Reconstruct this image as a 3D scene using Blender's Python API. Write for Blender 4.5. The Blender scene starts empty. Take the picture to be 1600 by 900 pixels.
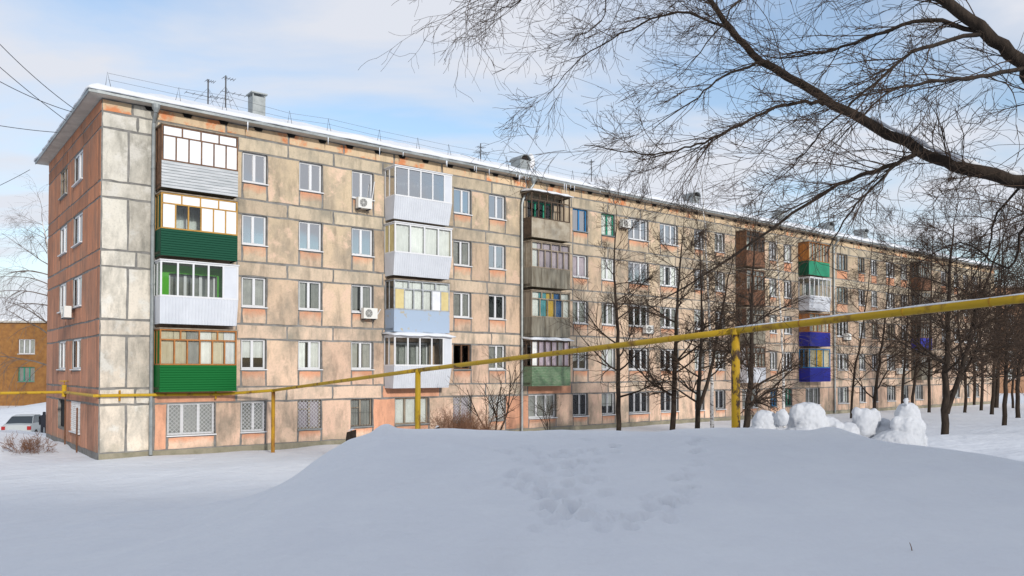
import bpy, math, random
import numpy as np
from mathutils import Vector, Matrix, noise as mnoise
R = math.radians
rnd = random.Random(7)
sc = bpy.context.scene
C = sc.collection

# ------------------------------------------------------------------ camera
F, EYE, PITCH, HOR = 1242.0, 3.47, R(1.2), 579.0
PPY = HOR - F*math.tan(PITCH)
cam_d = bpy.data.cameras.new('camera'); cam = bpy.data.objects.new('camera', cam_d); C.objects.link(cam)
cam.location = (0, 0, EYE); cam.rotation_euler = (math.pi/2 + PITCH, 0, 0)
cam_d.sensor_width = 36; cam_d.lens = F/1600*36; cam_d.shift_y = (PPY-450)/1600
cam_d.clip_start = 0.1; cam_d.clip_end = 3000
sc.camera = cam
# ------------------------------------------------------------------ sky and sun
SUN_EL, SUN_AZ = R(18), R(151)          # azimuth clockwise from +Y
w = bpy.data.worlds.new('World'); sc.world = w; w.use_nodes = True
nt = w.node_tree; N = nt.nodes; L = nt.links
bg = N['Background']; bg.inputs[1].default_value = 0.15
sky = N.new('ShaderNodeTexSky'); sky.sky_type = 'NISHITA'; sky.sun_disc = False
sky.sun_elevation = SUN_EL; sky.sun_rotation = SUN_AZ; sky.air_density = 1.2; sky.dust_density = 0.3; sky.ozone_density = 3.0
tc = N.new('ShaderNodeTexCoord'); sep = N.new('ShaderNodeSeparateXYZ'); L.new(tc.outputs['Generated'], sep.inputs[0])
def wmath(op, a, b=None):
    n = N.new('ShaderNodeMath'); n.operation = op
    for i, v in enumerate((a, b)):
        if v is None: continue
        if isinstance(v, (int, float)): n.inputs[i].default_value = v
        else: L.new(v, n.inputs[i])
    return n.outputs[0]
zz = wmath('ADD', wmath('MAXIMUM', sep.outputs[2], 0.0), 0.22)
cmb = N.new('ShaderNodeCombineXYZ'); L.new(wmath('DIVIDE', sep.outputs[0], zz), cmb.inputs[0]); L.new(wmath('DIVIDE', sep.outputs[1], zz), cmb.inputs[1])
mp = N.new('ShaderNodeMapping'); mp.inputs['Scale'].default_value = (0.9, 1.7, 1); mp.inputs['Location'].default_value = (3.3, 0.6, 0); mp.inputs['Rotation'].default_value = (0, 0, R(-14))
L.new(cmb.outputs[0], mp.inputs[0])
nz = N.new('ShaderNodeTexNoise'); nz.inputs['Scale'].default_value = 1.25; nz.inputs['Detail'].default_value = 9; nz.inputs['Roughness'].default_value = 0.52; nz.inputs['Distortion'].default_value = 0.35
L.new(mp.outputs[0], nz.inputs['Vector'])
rmp = N.new('ShaderNodeValToRGB'); rmp.color_ramp.elements[0].position = 0.36; rmp.color_ramp.elements[1].position = 0.57
rmp.color_ramp.elements[0].color = (0.20, 0.20, 0.20, 1); rmp.color_ramp.elements[1].color = (0.97, 0.97, 0.97, 1)
L.new(nz.outputs[0], rmp.inputs[0])
mx = N.new('ShaderNodeMixRGB'); L.new(rmp.outputs[0], mx.inputs[0]); L.new(sky.outputs[0], mx.inputs[1]); mx.inputs[2].default_value = (3.95, 4.08, 4.45, 1)
L.new(mx.outputs[0], bg.inputs[0])
sd = bpy.data.lights.new('sun', 'SUN'); sd.energy = 2.3; sd.angle = R(3); sd.color = (1, 0.96, 0.90)
sun = bpy.data.objects.new('sun', sd); C.objects.link(sun)
sdir = Vector((math.sin(SUN_AZ)*math.cos(SUN_EL), math.cos(SUN_AZ)*math.cos(SUN_EL), math.sin(SUN_EL)))
sun.rotation_euler = (-sdir).to_track_quat('-Z', 'Y').to_euler()
vs = sc.view_settings; vs.view_transform = 'Standard'; vs.look = 'None'; vs.gamma = 1; vs.exposure = 0.38; vs.use_curve_mapping = False

# ------------------------------------------------------------------ helpers
CX, CY = -16.0, 30.8
TH = math.atan2(.62, .785); U = Vector((math.cos(TH), math.sin(TH))); NV = Vector((math.sin(TH), -math.cos(TH)))
def ray(x, y):
    a, b = (x-800)/F, (PPY-y)/F
    return Vector((a, math.cos(PITCH)-b*math.sin(PITCH), math.sin(PITCH)+b*math.cos(PITCH)))
def P(x, y, D):
    r = ray(x, y); return Vector((0, 0, EYE)) + r*(D/r.y)
def fac(x, y, out=0.0):
    """pixel -> (s, z) on the plane parallel to the front wall, 'out' metres in front of it"""
    r = ray(x, y); o = Vector((CX, CY)) + NV*out
    t = (o.x*NV.x + o.y*NV.y)/(r.x*NV.x + r.y*NV.y)
    p = Vector((r.x*t, r.y*t)) - Vector((CX, CY))
    return p.dot(U), EYE + r.z*t
def S(x, y=450, out=0.0): return fac(x, y, out)[0]
def side(x, y=450):
    """pixel -> (t, z) on the end wall"""
    r = ray(x, y); t = (CX*U.x+CY*U.y)/(r.x*U.x+r.y*U.y)
    p = Vector((r.x*t, r.y*t)) - Vector((CX, CY))
    return p.dot(-NV), EYE + r.z*t
def loc2w(s, out, z): 
    q = Vector((CX, CY)) + U*s + NV*out; return Vector((q.x, q.y, z))

def sheet_y(x0, x1, y, z0, z1): return MB().add([(x0,y,z0),(x1,y,z0),(x1,y,z1),(x0,y,z1)], [(0,1,2,3)])
def sheet_x(x, y0, y1, z0, z1, sg): return MB().add([(x,y0,z0),(x,y1,z0),(x,y1,z1),(x,y0,z1)], [(0,1,2,3) if sg > 0 else (3,2,1,0)])
class MB:
    def __init__(self): self.v = []; self.f = []
    def add(self, vs, fs):
        o = len(self.v); self.v += [tuple(p) for p in vs]; self.f += [tuple(i+o for i in f) for f in fs]; return self
    def box(self, x0, x1, y0, y1, z0, z1):
        return self.add([(x0,y0,z0),(x1,y0,z0),(x1,y1,z0),(x0,y1,z0),(x0,y0,z1),(x1,y0,z1),(x1,y1,z1),(x0,y1,z1)],
                 [(0,3,2,1),(4,5,6,7),(0,1,5,4),(1,2,6,5),(2,3,7,6),(3,0,4,7)])
    def tube(self, pts, rad, n=8, cap=True):
        pts = [Vector(p) for p in pts]; k = len(pts)
        if not isinstance(rad, (list, tuple)): rad = [rad]*k
        vs = []; prev = None
        for i, p in enumerate(pts):
            t = (pts[min(i+1, k-1)] - pts[max(i-1, 0)]).normalized()
            a = (prev - t*prev.dot(t)) if prev is not None else t.orthogonal()
            if a.length < 1e-6: a = t.orthogonal()
            a.normalize(); b = t.cross(a); prev = a
            for j in range(n):
                q = 2*math.pi*j/n; vs.append(p + (a*math.cos(q)+b*math.sin(q))*rad[i])
        fs = [(i*n+j, i*n+(j+1)%n, (i+1)*n+(j+1)%n, (i+1)*n+j) for i in range(k-1) for j in range(n)]
        if cap: fs += [tuple(range(n-1,-1,-1)), tuple(range((k-1)*n, k*n))]
        return self.add(vs, fs)
    def prism(self, poly, y0, y1):
        """polygon of (x,z) extruded along y"""
        n = len(poly); vs = [(x,y0,z) for x,z in poly]+[(x,y1,z) for x,z in poly]
        return self.add(vs, [tuple(range(n)), tuple(range(2*n-1,n-1,-1))]+[(i,i+n,(i+1)%n+n,(i+1)%n) for i in range(n)])
    def mesh(self, name, m, smooth=False):
        me = bpy.data.meshes.new(name); me.from_pydata(self.v, [], self.f)
        if m: me.materials.append(m)
        if smooth: me.polygons.foreach_set('use_smooth', [True]*len(me.polygons))
        me.update(); return me
    def build(self, name, m, parent=None, loc=(0,0,0), rz=0, smooth=False, fix=True):
        me = self.mesh(name, m, smooth)
        if fix:
            import bmesh
            bm = bmesh.new(); bm.from_mesh(me); bmesh.ops.recalc_face_normals(bm, faces=bm.faces); bm.to_mesh(me); bm.free()
        return link(name, me, parent, loc, rz)
def link(name, me, parent=None, loc=(0,0,0), rz=0):
    o = bpy.data.objects.new(name, me); C.objects.link(o); o.parent = parent; o.location = loc; o.rotation_euler = (0,0,rz); return o
def tag(o, label=None, cat=None, group=None, kind=None):
    if label: o['label'] = label
    if cat: o['category'] = cat
    if group: o['group'] = group
    if kind: o['kind'] = kind
    return o
def empty(name, loc=(0,0,0), rz=0): return link(name, None, None, loc, rz)

# ------------------------------------------------------------------ materials
def mat(name, col, rough=.8, col2=None, scale=4.0, detail=6, lo=.35, hi=.65, bump=0, bscale=60, rand=0.0, metal=0, stretch=(1,1,1), spec=.3):
    m = bpy.data.materials.new(name); m.use_nodes = True; t = m.node_tree; n = t.nodes; l = t.links
    b = n['Principled BSDF']; b.inputs['Roughness'].default_value = rough; b.inputs['Metallic'].default_value = metal
    b.inputs['Specular IOR Level'].default_value = spec
    b.inputs['Base Color'].default_value = (*col, 1)
    out = None
    geo = n.new('ShaderNodeNewGeometry')
    mp = n.new('ShaderNodeMapping'); mp.inputs['Scale'].default_value = stretch; l.new(geo.outputs['Position'], mp.inputs[0])
    if col2:
        z = n.new('ShaderNodeTexNoise'); z.inputs['Scale'].default_value = scale; z.inputs['Detail'].default_value = detail; z.inputs['Roughness'].default_value = .62
        l.new(mp.outputs[0], z.inputs['Vector'])
        r = n.new('ShaderNodeValToRGB'); r.color_ramp.elements[0].position = lo; r.color_ramp.elements[1].position = hi
        r.color_ramp.elements[0].color = (*col, 1); r.color_ramp.elements[1].color = (*col2, 1)
        l.new(z.outputs[0], r.inputs[0]); out = r.outputs[0]
    if rand:
        oi = n.new('ShaderNodeObjectInfo'); hv = n.new('ShaderNodeHueSaturation')
        mr = n.new('ShaderNodeMapRange'); mr.inputs[3].default_value = 1-rand; mr.inputs[4].default_value = 1+rand
        l.new(oi.outputs['Random'], mr.inputs[0]); l.new(mr.outputs[0], hv.inputs['Value'])
        if out: l.new(out, hv.inputs['Color'])
        else: hv.inputs['Color'].default_value = (*col, 1)
        out = hv.outputs[0]
    if out: l.new(out, b.inputs['Base Color'])
    if bump:
        z2 = n.new('ShaderNodeTexNoise'); z2.inputs['Scale'].default_value = bscale; z2.inputs['Detail'].default_value = 5
        l.new(mp.outputs[0], z2.inputs['Vector'])
        bp = n.new('ShaderNodeBump'); bp.inputs['Strength'].default_value = bump; bp.inputs['Distance'].default_value = .02
        l.new(z2.outputs[0], bp.inputs['Height']); l.new(bp.outputs[0], b.inputs['Normal'])
    m['_'] = 1
    return m
def panel_mat(name, hi_c, lo_c, stain, patch=None, z0=1.5, z1=13.5, patch_top=False):
    """painted concrete panel: two paints by storey, blotches, streaks and per-panel tone"""
    m = mat(name, hi_c, .92, bump=.35, bscale=35, spec=.15)
    t = m.node_tree; n = t.nodes; l = t.links; b = n['Principled BSDF']
    geo = n.new('ShaderNodeNewGeometry'); sp = n.new('ShaderNodeSeparateXYZ'); l.new(geo.outputs['Position'], sp.inputs[0])
    def mth(op, a, c):
        k = n.new('ShaderNodeMath'); k.operation = op
        for i, v in enumerate((a, c)):
            if isinstance(v, (int, float)): k.inputs[i].default_value = v
            else: l.new(v, k.inputs[i])
        return k.outputs[0]
    def noi(scale, det=6, st=(1,1,1), off=0):
        mp = n.new('ShaderNodeMapping'); mp.inputs['Scale'].default_value = st; mp.inputs['Location'].default_value = (off, off, off); l.new(geo.outputs['Position'], mp.inputs[0])
        z = n.new('ShaderNodeTexNoise'); z.inputs['Scale'].default_value = scale; z.inputs['Detail'].default_value = det; z.inputs['Roughness'].default_value = .65
        l.new(mp.outputs[0], z.inputs['Vector']); return z.outputs[0]
    def mix(f, a, c, mode='MIX'):
        k = n.new('ShaderNodeMixRGB'); k.blend_type = mode
        for i, v in enumerate((f, a, c)):
            if isinstance(v, (int, float)): k.inputs[i].default_value = v
            elif isinstance(v, tuple): k.inputs[i].default_value = (*v, 1)
            else: l.new(v, k.inputs[i])
        return k.outputs[0]
    def ramp(v, a, c):
        k = n.new('ShaderNodeMapRange'); k.inputs[1].default_value = a; k.inputs[2].default_value = c; l.new(v, k.inputs[0]); return k.outputs[0]
    oi = n.new('ShaderNodeObjectInfo')
    fz = ramp(mth('ADD', sp.outputs[2], mth('ADD', mth('MULTIPLY', noi(.35, 4), 5.0), mth('MULTIPLY', oi.outputs['Random'], 3.5))), z0+3, z1+2)
    c = mix(fz, lo_c, hi_c)
    c = mix(mth('MULTIPLY', ramp(noi(.9, 7, (1,1,.55), 5), .44, .66), .85), c, stain)
    c = mix(mth('MULTIPLY', ramp(noi(2.6, 6, (1,1,.25), 11), .50, .72), .6), c, tuple(x*.55 for x in stain))
    if patch: c = mix(ramp(noi(1.1, 7, (1,1,1), 23), .53, .63), c, patch)
    if patch_top:
        tcn = n.new('ShaderNodeTexCoord'); s2 = n.new('ShaderNodeSeparateXYZ'); l.new(tcn.outputs['Generated'], s2.inputs[0])
        c = mix(mth('MULTIPLY', ramp(mth('ADD', s2.outputs[2], mth('MULTIPLY', noi(1.8, 6, (1,1,1), 31), 1.1)), .95, 1.5), .8), c, (.62, .27, .15))
    # wet, mossy foot of the wall
    c = mix(mth('MULTIPLY', ramp(mth('ADD', sp.outputs[2], mth('MULTIPLY', noi(1.2, 6, (1,1,1), 41), 1.6)), 1.25, .75), .75), c, (.27, .25, .18))
    c = mix(mth('MULTIPLY', ramp(noi(14, 4), .5, .8), .35), c, tuple(x*.6 for x in stain))
    hv = n.new('ShaderNodeHueSaturation'); l.new(c, hv.inputs['Color']); l.new(mth('ADD', mth('MULTIPLY', oi.outputs['Random'], .30), .84), hv.inputs['Value'])
    l.new(hv.outputs[0], b.inputs['Base Color']); return m
M = {}
M['panel'] = panel_mat('wall_panel', (.52,.41,.28), (.76,.52,.385), (.29,.245,.19), patch=(.62,.45,.33))
M['spandrel'] = panel_mat('spandrel_panel', (.54,.43,.30), (.76,.51,.375), (.27,.24,.19), patch_top=True)
M['band'] = panel_mat('band_panel', (.53,.44,.32), (.74,.53,.40), (.27,.245,.195))
M['frieze'] = panel_mat('frieze_panel', (.62,.46,.30), (.62,.46,.30), (.55,.44,.30), patch=(.62,.24,.11))
M['endwall'] = panel_mat('end_panel', (.46,.20,.11), (.50,.255,.17), (.29,.17,.12))
M['cream'] = panel_mat('cream_panel', (.60,.565,.49), (.68,.58,.47), (.30,.285,.245), patch=(.61,.58,.52))
M['red'] = panel_mat('red_panel', (.60,.31,.19), (.64,.33,.21), (.45,.24,.16))
M['joint'] = mat('joint_mortar', (.15,.145,.135), .95, (.25,.24,.225), 3, bump=.4, bscale=20)  # mortar grey, darkened so the shadow in the joints sits in the colour
M['plinth'] = mat('plinth_concrete', (.20,.185,.13), .95, (.30,.27,.20), 2, bump=.3)
M['soffit'] = mat('soffit_board', (.42,.39,.34), .9, (.56,.52,.46), 2)
M['metal'] = mat('zinc', (.24,.26,.26), .5, (.34,.36,.36), 3, metal=.5)
M['dark'] = mat('dark_void', (.012,.012,.012), .9)  # near-black stand-in for the shade inside rooms, slots and openings
M['pvc'] = mat('white_vinyl', (.66,.66,.67), .4, rand=.06)
M['wood_old'] = mat('weathered_wood', (.20,.16,.12), .85, (.34,.28,.21), 5, stretch=(1,1,.2), bump=.2)
M['wood_brown'] = mat('brown_wood', (.10,.05,.028), .7, (.19,.10,.055), 5)
M['wood_dark'] = mat('dark_wood', (.055,.038,.028), .8, (.11,.075,.05), 5)
M['wood_ochre'] = mat('ochre_wood', (.36,.19,.035), .6, (.47,.26,.06), 5)
M['wood_orange'] = mat('orange_wood', (.40,.16,.035), .6, (.30,.11,.03), 5)
M['wood_grey'] = mat('grey_painted_wood', (.42,.44,.46), .75, (.28,.29,.30), 6)
M['blue_paint'] = mat('blue_frame', (.03,.20,.45), .6); M['green_paint'] = mat('green_frame', (.03,.27,.17), .6)
M['rail_green'] = mat('green_grille', (.03,.33,.10), .6)
def glass(name, tint, refl):
    m = bpy.data.materials.new(name); m.use_nodes = True; t = m.node_tree; n = t.nodes; l = t.links
    n.remove(n['Principled BSDF']); o = n['Material Output']
    fr = n.new('ShaderNodeFresnel'); fr.inputs[0].default_value = refl
    tr = n.new('ShaderNodeBsdfTransparent'); tr.inputs[0].default_value = (*tint, 1)
    gl = n.new('ShaderNodeBsdfGlossy'); gl.inputs['Color'].default_value = (1, 1, 1, 1); gl.inputs['Roughness'].default_value = .02
    geo = n.new('ShaderNodeNewGeometry'); z = n.new('ShaderNodeTexNoise'); z.inputs['Scale'].default_value = 1.3; l.new(geo.outputs['Position'], z.inputs['Vector'])
    bp = n.new('ShaderNodeBump'); bp.inputs['Strength'].default_value = .02; bp.inputs['Distance'].default_value = .05; l.new(z.outputs[0], bp.inputs['Height']); l.new(bp.outputs[0], gl.inputs['Normal'])
    mx = n.new('ShaderNodeMixShader'); l.new(fr.outputs[0], mx.inputs[0]); l.new(tr.outputs[0], mx.inputs[1]); l.new(gl.outputs[0], mx.inputs[2]); l.new(mx.outputs[0], o.inputs[0])
    return m
M['glass'] = glass('window_glass', (.86,.89,.88), 1.6)
M['glass_hi'] = glass('mirror_glass', (.85,.88,.90), 5.5)
M['curtain'] = mat('white_curtain', (.70,.70,.68), .95, (.80,.80,.78), 3, rand=.10)
M['curtain_grey'] = mat('grey_curtain', (.30,.30,.29), .95, (.40,.39,.37), 3, rand=.2)
M['curtain_lilac'] = mat('lilac_curtain', (.46,.38,.44), .95, (.56,.48,.52), 3)
M['curtain_beige'] = mat('beige_curtain', (.58,.50,.36), .95, (.68,.62,.48), 3)
M['sheet_white'] = mat('white_board', (.78,.79,.80), .6, (.62,.63,.66), 2)
M['sheet_yellow'] = mat('yellow_board', (.62,.52,.26), .8, (.54,.43,.20), 3)
M['rib_white'] = mat('white_ribbed_sheet', (.54,.56,.60), .5, (.60,.62,.66), 1.5, spec=.3)
M['galv'] = mat('galvanised_sheet', (.36,.38,.39), .5, (.52,.53,.54), 4, metal=.3, stretch=(.3,.3,3))
M['green_dark'] = mat('dark_green_siding', (.008,.065,.036), .6, spec=.15); M['green_bright'] = mat('bright_green_siding', (.002,.115,.022), .6, spec=.15)
M['green_faded'] = mat('faded_green_boards', (.10,.19,.10), .85, (.20,.25,.17), 5, stretch=(1,1,3))
M['green_mid'] = mat('green_sheet', (.02,.22,.12), .6)
M['blue_peel'] = mat('peeling_blue_sheet', (.34,.42,.53), .8, (.40,.36,.28), 3.5, lo=.60, hi=.64)
M['blue_deep'] = mat('deep_blue_siding', (.018,.022,.26), .5)
M['board_grey'] = mat('weathered_grey_boards', (.27,.25,.20), .9, (.13,.11,.08), 3, stretch=(2,2,.25), bump=.2)
M['board_cream'] = mat('cream_sheet', (.42,.37,.29), .85, (.26,.21,.15), 2.5)
M['milky'] = mat('whitened_glass', (.74,.75,.77), .12, (.80,.81,.82), 1.5, spec=.6); M['room_green'] = mat('green_room_paint', (.10,.42,.04), .8)  # first one: opaque white standing in for sky reflection on balcony panes
M['teal'] = mat('teal_cloth', (.05,.26,.30), .8, (.10,.36,.42), 3); M['yellow_cloth'] = mat('yellow_cloth', (.60,.38,.03), .8); M['blue_cloth'] = mat('blue_cloth', (.05,.14,.34), .8)
M['rust'] = mat('rusty_sheet', (.10,.05,.03), .9, (.19,.09,.05), 5)
M['yellow_pipe'] = mat('yellow_gas_paint', (.48,.30,.014), .55, (.15,.07,.02), 2.6, lo=.54, hi=.66, bump=.1, stretch=(1,1,.6))
M['rust_pipe'] = mat('rusty_yellow_paint', (.46,.25,.012), .65, (.20,.075,.02), 3, lo=.42, hi=.62, stretch=(1,1,.5))
M['post_pipe'] = mat('flaking_yellow_paint', (.48,.29,.012), .6, (.055,.03,.018), 4.5, lo=.50, hi=.56, bump=.2, stretch=(1,1,.55)); M['ac'] = mat('ac_shell', (.68,.67,.63), .5); M['ac_dark'] = mat('ac_grille', (.06,.06,.06), .6)
M['bark'] = mat('dark_bark', (.020,.014,.010), .95, (.045,.032,.023), 9, bump=.8, bscale=30, stretch=(1,1,.35))
M['twig'] = mat('brown_twig', (.040,.026,.017), .9, (.072,.046,.031), 3)
M['birch'] = mat('birch_bark', (.62,.60,.57), .85, (.05,.045,.04), 6, lo=.52, hi=.60, stretch=(1,1,2.5))
M['birch_twig'] = mat('birch_twig', (.10,.075,.06), .9, (.18,.14,.12), 2)
M['red_twig'] = mat('shrub_twig', (.16,.075,.04), .9, (.24,.13,.08), 4)
M['brick'] = mat('ochre_brick', (.31,.15,.045), .9, (.22,.10,.035), 2.5, rand=.12)
M['brown_brick'] = mat('brown_brick', (.24,.13,.075), .9, (.30,.17,.10), 1.2); M['white_paint'] = mat('car_paint', (.42,.44,.44), .25, spec=.5); M['car_glass'] = mat('car_window', (.03,.04,.05), .08, spec=.6)
M['tail'] = mat('tail_lamp', (.35,.02,.02), .3); M['rubber'] = mat('tyre', (.02,.02,.02), .8); M['plate'] = mat('plate', (.5,.5,.47), .5)
M['coat'] = mat('dark_coat', (.02,.022,.03), .9); M['wire'] = mat('black_cable', (.02,.02,.025), .7)
M['steel'] = mat('dark_steel', (.07,.07,.075), .6)
M['ice'] = mat('icicle_ice', (.70,.74,.80), .15, spec=.6)
def snow_mat(name, c1, c2, bs=.25):
    m = mat(name, c1, .75, c2, 1.3, lo=.3, hi=.7, spec=.2); t = m.node_tree; n = t.nodes; l = t.links; b = n['Principled BSDF']
    geo = n.new('ShaderNodeNewGeometry'); prev = None
    for sc_, st, ds in ((1.6, .6, .14), (9, .40, .03), (140, bs, .006)):
        z = n.new('ShaderNodeTexNoise'); z.inputs['Scale'].default_value = sc_; z.inputs['Detail'].default_value = 4; l.new(geo.outputs['Position'], z.inputs['Vector'])
        bp = n.new('ShaderNodeBump'); bp.inputs['Strength'].default_value = st; bp.inputs['Distance'].default_value = ds; l.new(z.outputs[0], bp.inputs['Height'])
        if prev: l.new(prev, bp.inputs['Normal'])
        prev = bp.outputs[0]
    l.new(prev, b.inputs['Normal']); return m
M['snow'] = snow_mat('snow', (.70,.72,.76), (.74,.76,.79)); M['snow_roof'] = snow_mat('roof_snow', (.66,.68,.72), (.72,.74,.77)); M['snow_packed'] = snow_mat('packed_snow', (.52,.535,.565), (.58,.595,.62), .8)

# ------------------------------------------------------------------ ground
def sst(a, b, x):
    t = np.clip((x-a)/(b-a), 0, 1); return t*t*(3-2*t)
frng = np.random.RandomState(3)
FOOT = []
for a, b, n, sp in (((800,700),(905,735),22,14), ((1085,690),(1075,760),20,12), ((1075,765),(985,815),26,14), ((985,815),(860,790),30,16), ((860,780),(800,735),22,18), ((930,700),(880,740),26,26), ((880,745),(900,800),30,34)):
    for i in range(n):
        q = frng.rand(); FOOT.append((a[0]+(b[0]-a[0])*q+frng.randn()*sp, a[1]+(b[1]-a[1])*q+frng.randn()*sp*.5, .5+frng.rand()))
def ground_base(x, y):
    d = (x-CX)*NV.x + (y-CY)*NV.y
    b = np.interp(d, [-60,-20,-1,0,3,8,13,17,21,27,36,60,200], [0,0,0,.0,.04,.22,.34,.62,1.05,1.42,1.72,1.9,2.0])
    # the road past the end wall lies a little lower, banks of ploughed snow beside it
    e = -((x-CX)*U.x + (y-CY)*U.y)
    b = b - .35*sst(1, 5, e)*sst(6, -4, d)
    for bx, by, r, h in ((-30.5,60,5,1.6),(-36,57,7,.5),(-30.5,49,6,-1.0),(-24.2,33.5,2.4,.75),(-25.8,39.5,1.7,1.0),(-21.6,35.0,1.5,.35),(-27,31,4,.7)):
        b = b + h*np.exp(-((x-bx)**2+(y-by)**2)/(r*r))
    return b
def ground_z(x, y):
    b = ground_base(x, y)
    yc = 13.4 - .06*(x-2)**2*sst(5, 9, x) - .12*np.clip(-x-1, 0, 9)**1.3
    crest = np.interp(x, [-9,-6,-4.4,-3.5,-2.7,-2.0,-1.2,0,2,4,5.6,7,8.4,10,14], [.85,1.10,1.35,1.75,2.24,2.46,2.50,2.48,2.44,2.43,2.42,2.22,1.95,1.75,1.6])
    front = np.interp(y, [-20,0,5,8], [1.70,1.70,1.70,1.74])
    left = sst(-5.5, -1.0, x)
    front = front*(.85+.15*left)
    t = sst(5.5, 1.0, 0*x) 
    k = np.clip((y-5.5)/np.maximum(yc-5.5, .5), 0, 1); k = k*k*(3-2*k)*.55 + k*.45
    m = front + (crest-front)*k
    back = sst(0, 3.4, y-yc)
    m = m*(1-back) + b*back
    fl = sst(-8.8, -3.0, x + .35*np.clip(y-8, 0, 6))
    m = m*fl + b*(1-fl)
    rx = x*.0; px = [P(v, 695, 20.2).x for v in (1170, 1450)]
    rx = sst(px[0], px[0]+.8, x)*sst(px[1], px[1]-.6, x)*np.exp(-((y-20.3)/.75)**2)
    return m + .55*rx
def axis(lo, hi, step, far):
    a = list(np.arange(lo, hi+1e-6, step)); g = step
    while a[-1] < far: g *= 1.10; a.append(a[-1]+min(g, 25))
    g = step; h = [lo]
    while h[-1] > -far: g *= 1.10; h.append(h[-1]-min(g, 25))
    return np.array(h[:0:-1]+a)
gx = axis(-7, 10.5, .042, 700); gy = axis(4.5, 16, .042, 900); gy = gy[gy > -120]
XX, YY = np.meshgrid(gx, gy); ZZ = ground_z(XX, YY)
near = np.exp(-np.maximum(np.hypot(XX-1, YY-12)-25, 0)/15)
def vnoise(x, y, s, seed):
    r = np.random.RandomState(seed).rand(256, 256); x = x*s; y = y*s
    xi = np.floor(x).astype(int); yi = np.floor(y).astype(int); fx = x-xi; fy = y-yi; fx = fx*fx*(3-2*fx); fy = fy*fy*(3-2*fy)
    g = lambda a, b: r[a % 256, b % 256]
    return (g(xi,yi)*(1-fx)+g(xi+1,yi)*fx)*(1-fy)+(g(xi,yi+1)*(1-fx)+g(xi+1,yi+1)*fx)*fy - .5
ZZ += near*(vnoise(XX, YY, .35, 1)*.16 + vnoise(XX+YY*.3, YY, .9, 2)*.09 + vnoise(XX*.6+YY*.5, YY, 2.6, 4)*.028 + vnoise(XX, YY, 7, 5)*.008)
ZZ += sst(11.5, 13, YY)*sst(15.5, 14.2, YY)*(vnoise(XX, YY, 1.3, 6)*.08)
rf = sst(5, 9, XX)*sst(15, 18, YY)*sst(60, 40, YY); ZZ += rf*(vnoise(XX, YY, 2.2, 8)*.10+vnoise(XX, YY, .8, 9)*.14)
for fx, fy, sz in FOOT:
    for D in np.linspace(6.5, 13.4, 60):           # where this pixel's ray meets the mound
        p = P(fx, fy, D)
        if p.z <= float(ground_z(np.array(p.x), np.array(p.y))): break
    r = .034*sz+.030
    ix = slice(*np.searchsorted(gx, [p.x-4*r, p.x+4*r])); iy = slice(*np.searchsorted(gy, [p.y-5*r, p.y+5*r]))
    dd = ((XX[iy,ix]-p.x)/r)**2 + ((YY[iy,ix]-p.y)/(1.5*r))**2
    ZZ[iy,ix] += -.050*sz*np.exp(-dd**1.5) + .008*sz*np.exp(-(np.sqrt(dd)-1.6)**2*2.5)
for bx, by, r, h in ((600,678,.22,.13),(1300,690,.3,.10),(790,880,.25,-.10),(700,720,.5,.08),(1480,720,.8,.10)):
    p = P(bx, by, 12.9 if by < 700 else (7.0 if by > 800 else 11.5)); ZZ += h*np.exp(-((XX-p.x)**2+(YY-p.y)**2)/(r*r))
nx, ny = len(gx), len(gy)
me = bpy.data.meshes.new('snow_ground')
idx = np.arange(nx*ny).reshape(ny, nx)
q = np.stack([idx[:-1,:-1], idx[:-1,1:], idx[1:,1:], idx[1:,:-1]], -1).reshape(-1, 4)
me.vertices.add(nx*ny); me.vertices.foreach_set('co', np.stack([XX,YY,ZZ], -1).ravel())
me.loops.add(q.size); me.loops.foreach_set('vertex_index', q.ravel().astype(np.int32))
me.polygons.add(len(q)); me.polygons.foreach_set('loop_start', np.arange(0, q.size, 4, dtype=np.int32)); me.polygons.foreach_set('loop_total', np.full(len(q), 4, np.int32))
me.polygons.foreach_set('use_smooth', np.ones(len(q), bool)); me.update(calc_edges=True); me.validate(); me.materials.append(M['snow'])
tag(link('snow_ground', me), kind='structure')
def gz(x, y):
    i = min(max(np.searchsorted(gx, x), 1), nx-1); j = min(max(np.searchsorted(gy, y), 1), ny-1)
    a = (x-gx[i-1])/(gx[i]-gx[i-1]); b = (y-gy[j-1])/(gy[j]-gy[j-1])
    return float((ZZ[j-1,i-1]*(1-a)+ZZ[j-1,i]*a)*(1-b)+(ZZ[j,i-1]*(1-a)+ZZ[j,i]*a)*b)

# ------------------------------------------------------------------ apartment block
BL = S(1556, 600); BD = 12.6
ZT = [2.13, 4.84, 7.55, 10.26, 12.97]           # window head of each storey
WH = 1.30; TOPZ = 14.12
block = empty('apartment_block', (CX, CY, 0), TH)
tag(block, 'long five storey panel apartment block of orange and ochre panels with snowy roof', 'building')
cols5 = [(378,416.5),(467,503),(549.6,583),(709,736),(764,789.5),(895,918),(940,960.5),(982,1013),(1031.5,1059),(1085,1099),(1117,1132),(1202,1212.5),(1224.5,1236),(1307,1324),(1341,1350.5),(1361,1369.5),(1384,1397),(1407,1417),(1470,1478),(1490,1497),(1505,1512),(1520,1527)]
cols = [(S(a, 420), S(b, 420)) for a, b in cols5]
TRIPLE = {7, 8, 13, 16}
bal_px = [(241,371),(601,703),(814,891.5),(1149,1196),(1247,1297),(1422,1456)]   # wall edge (left) .. front edge (right)
bals = [(S(a, 440), S(b, 440, .95)) for a, b in bal_px]
under = [(261.5,336),(617.6,670),(826,869),(1160,1183),(1259,1281),(1430,1442)]
holes = []                                     # (s0, s1, z0, z1, storey, column or ('b', i))
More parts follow.
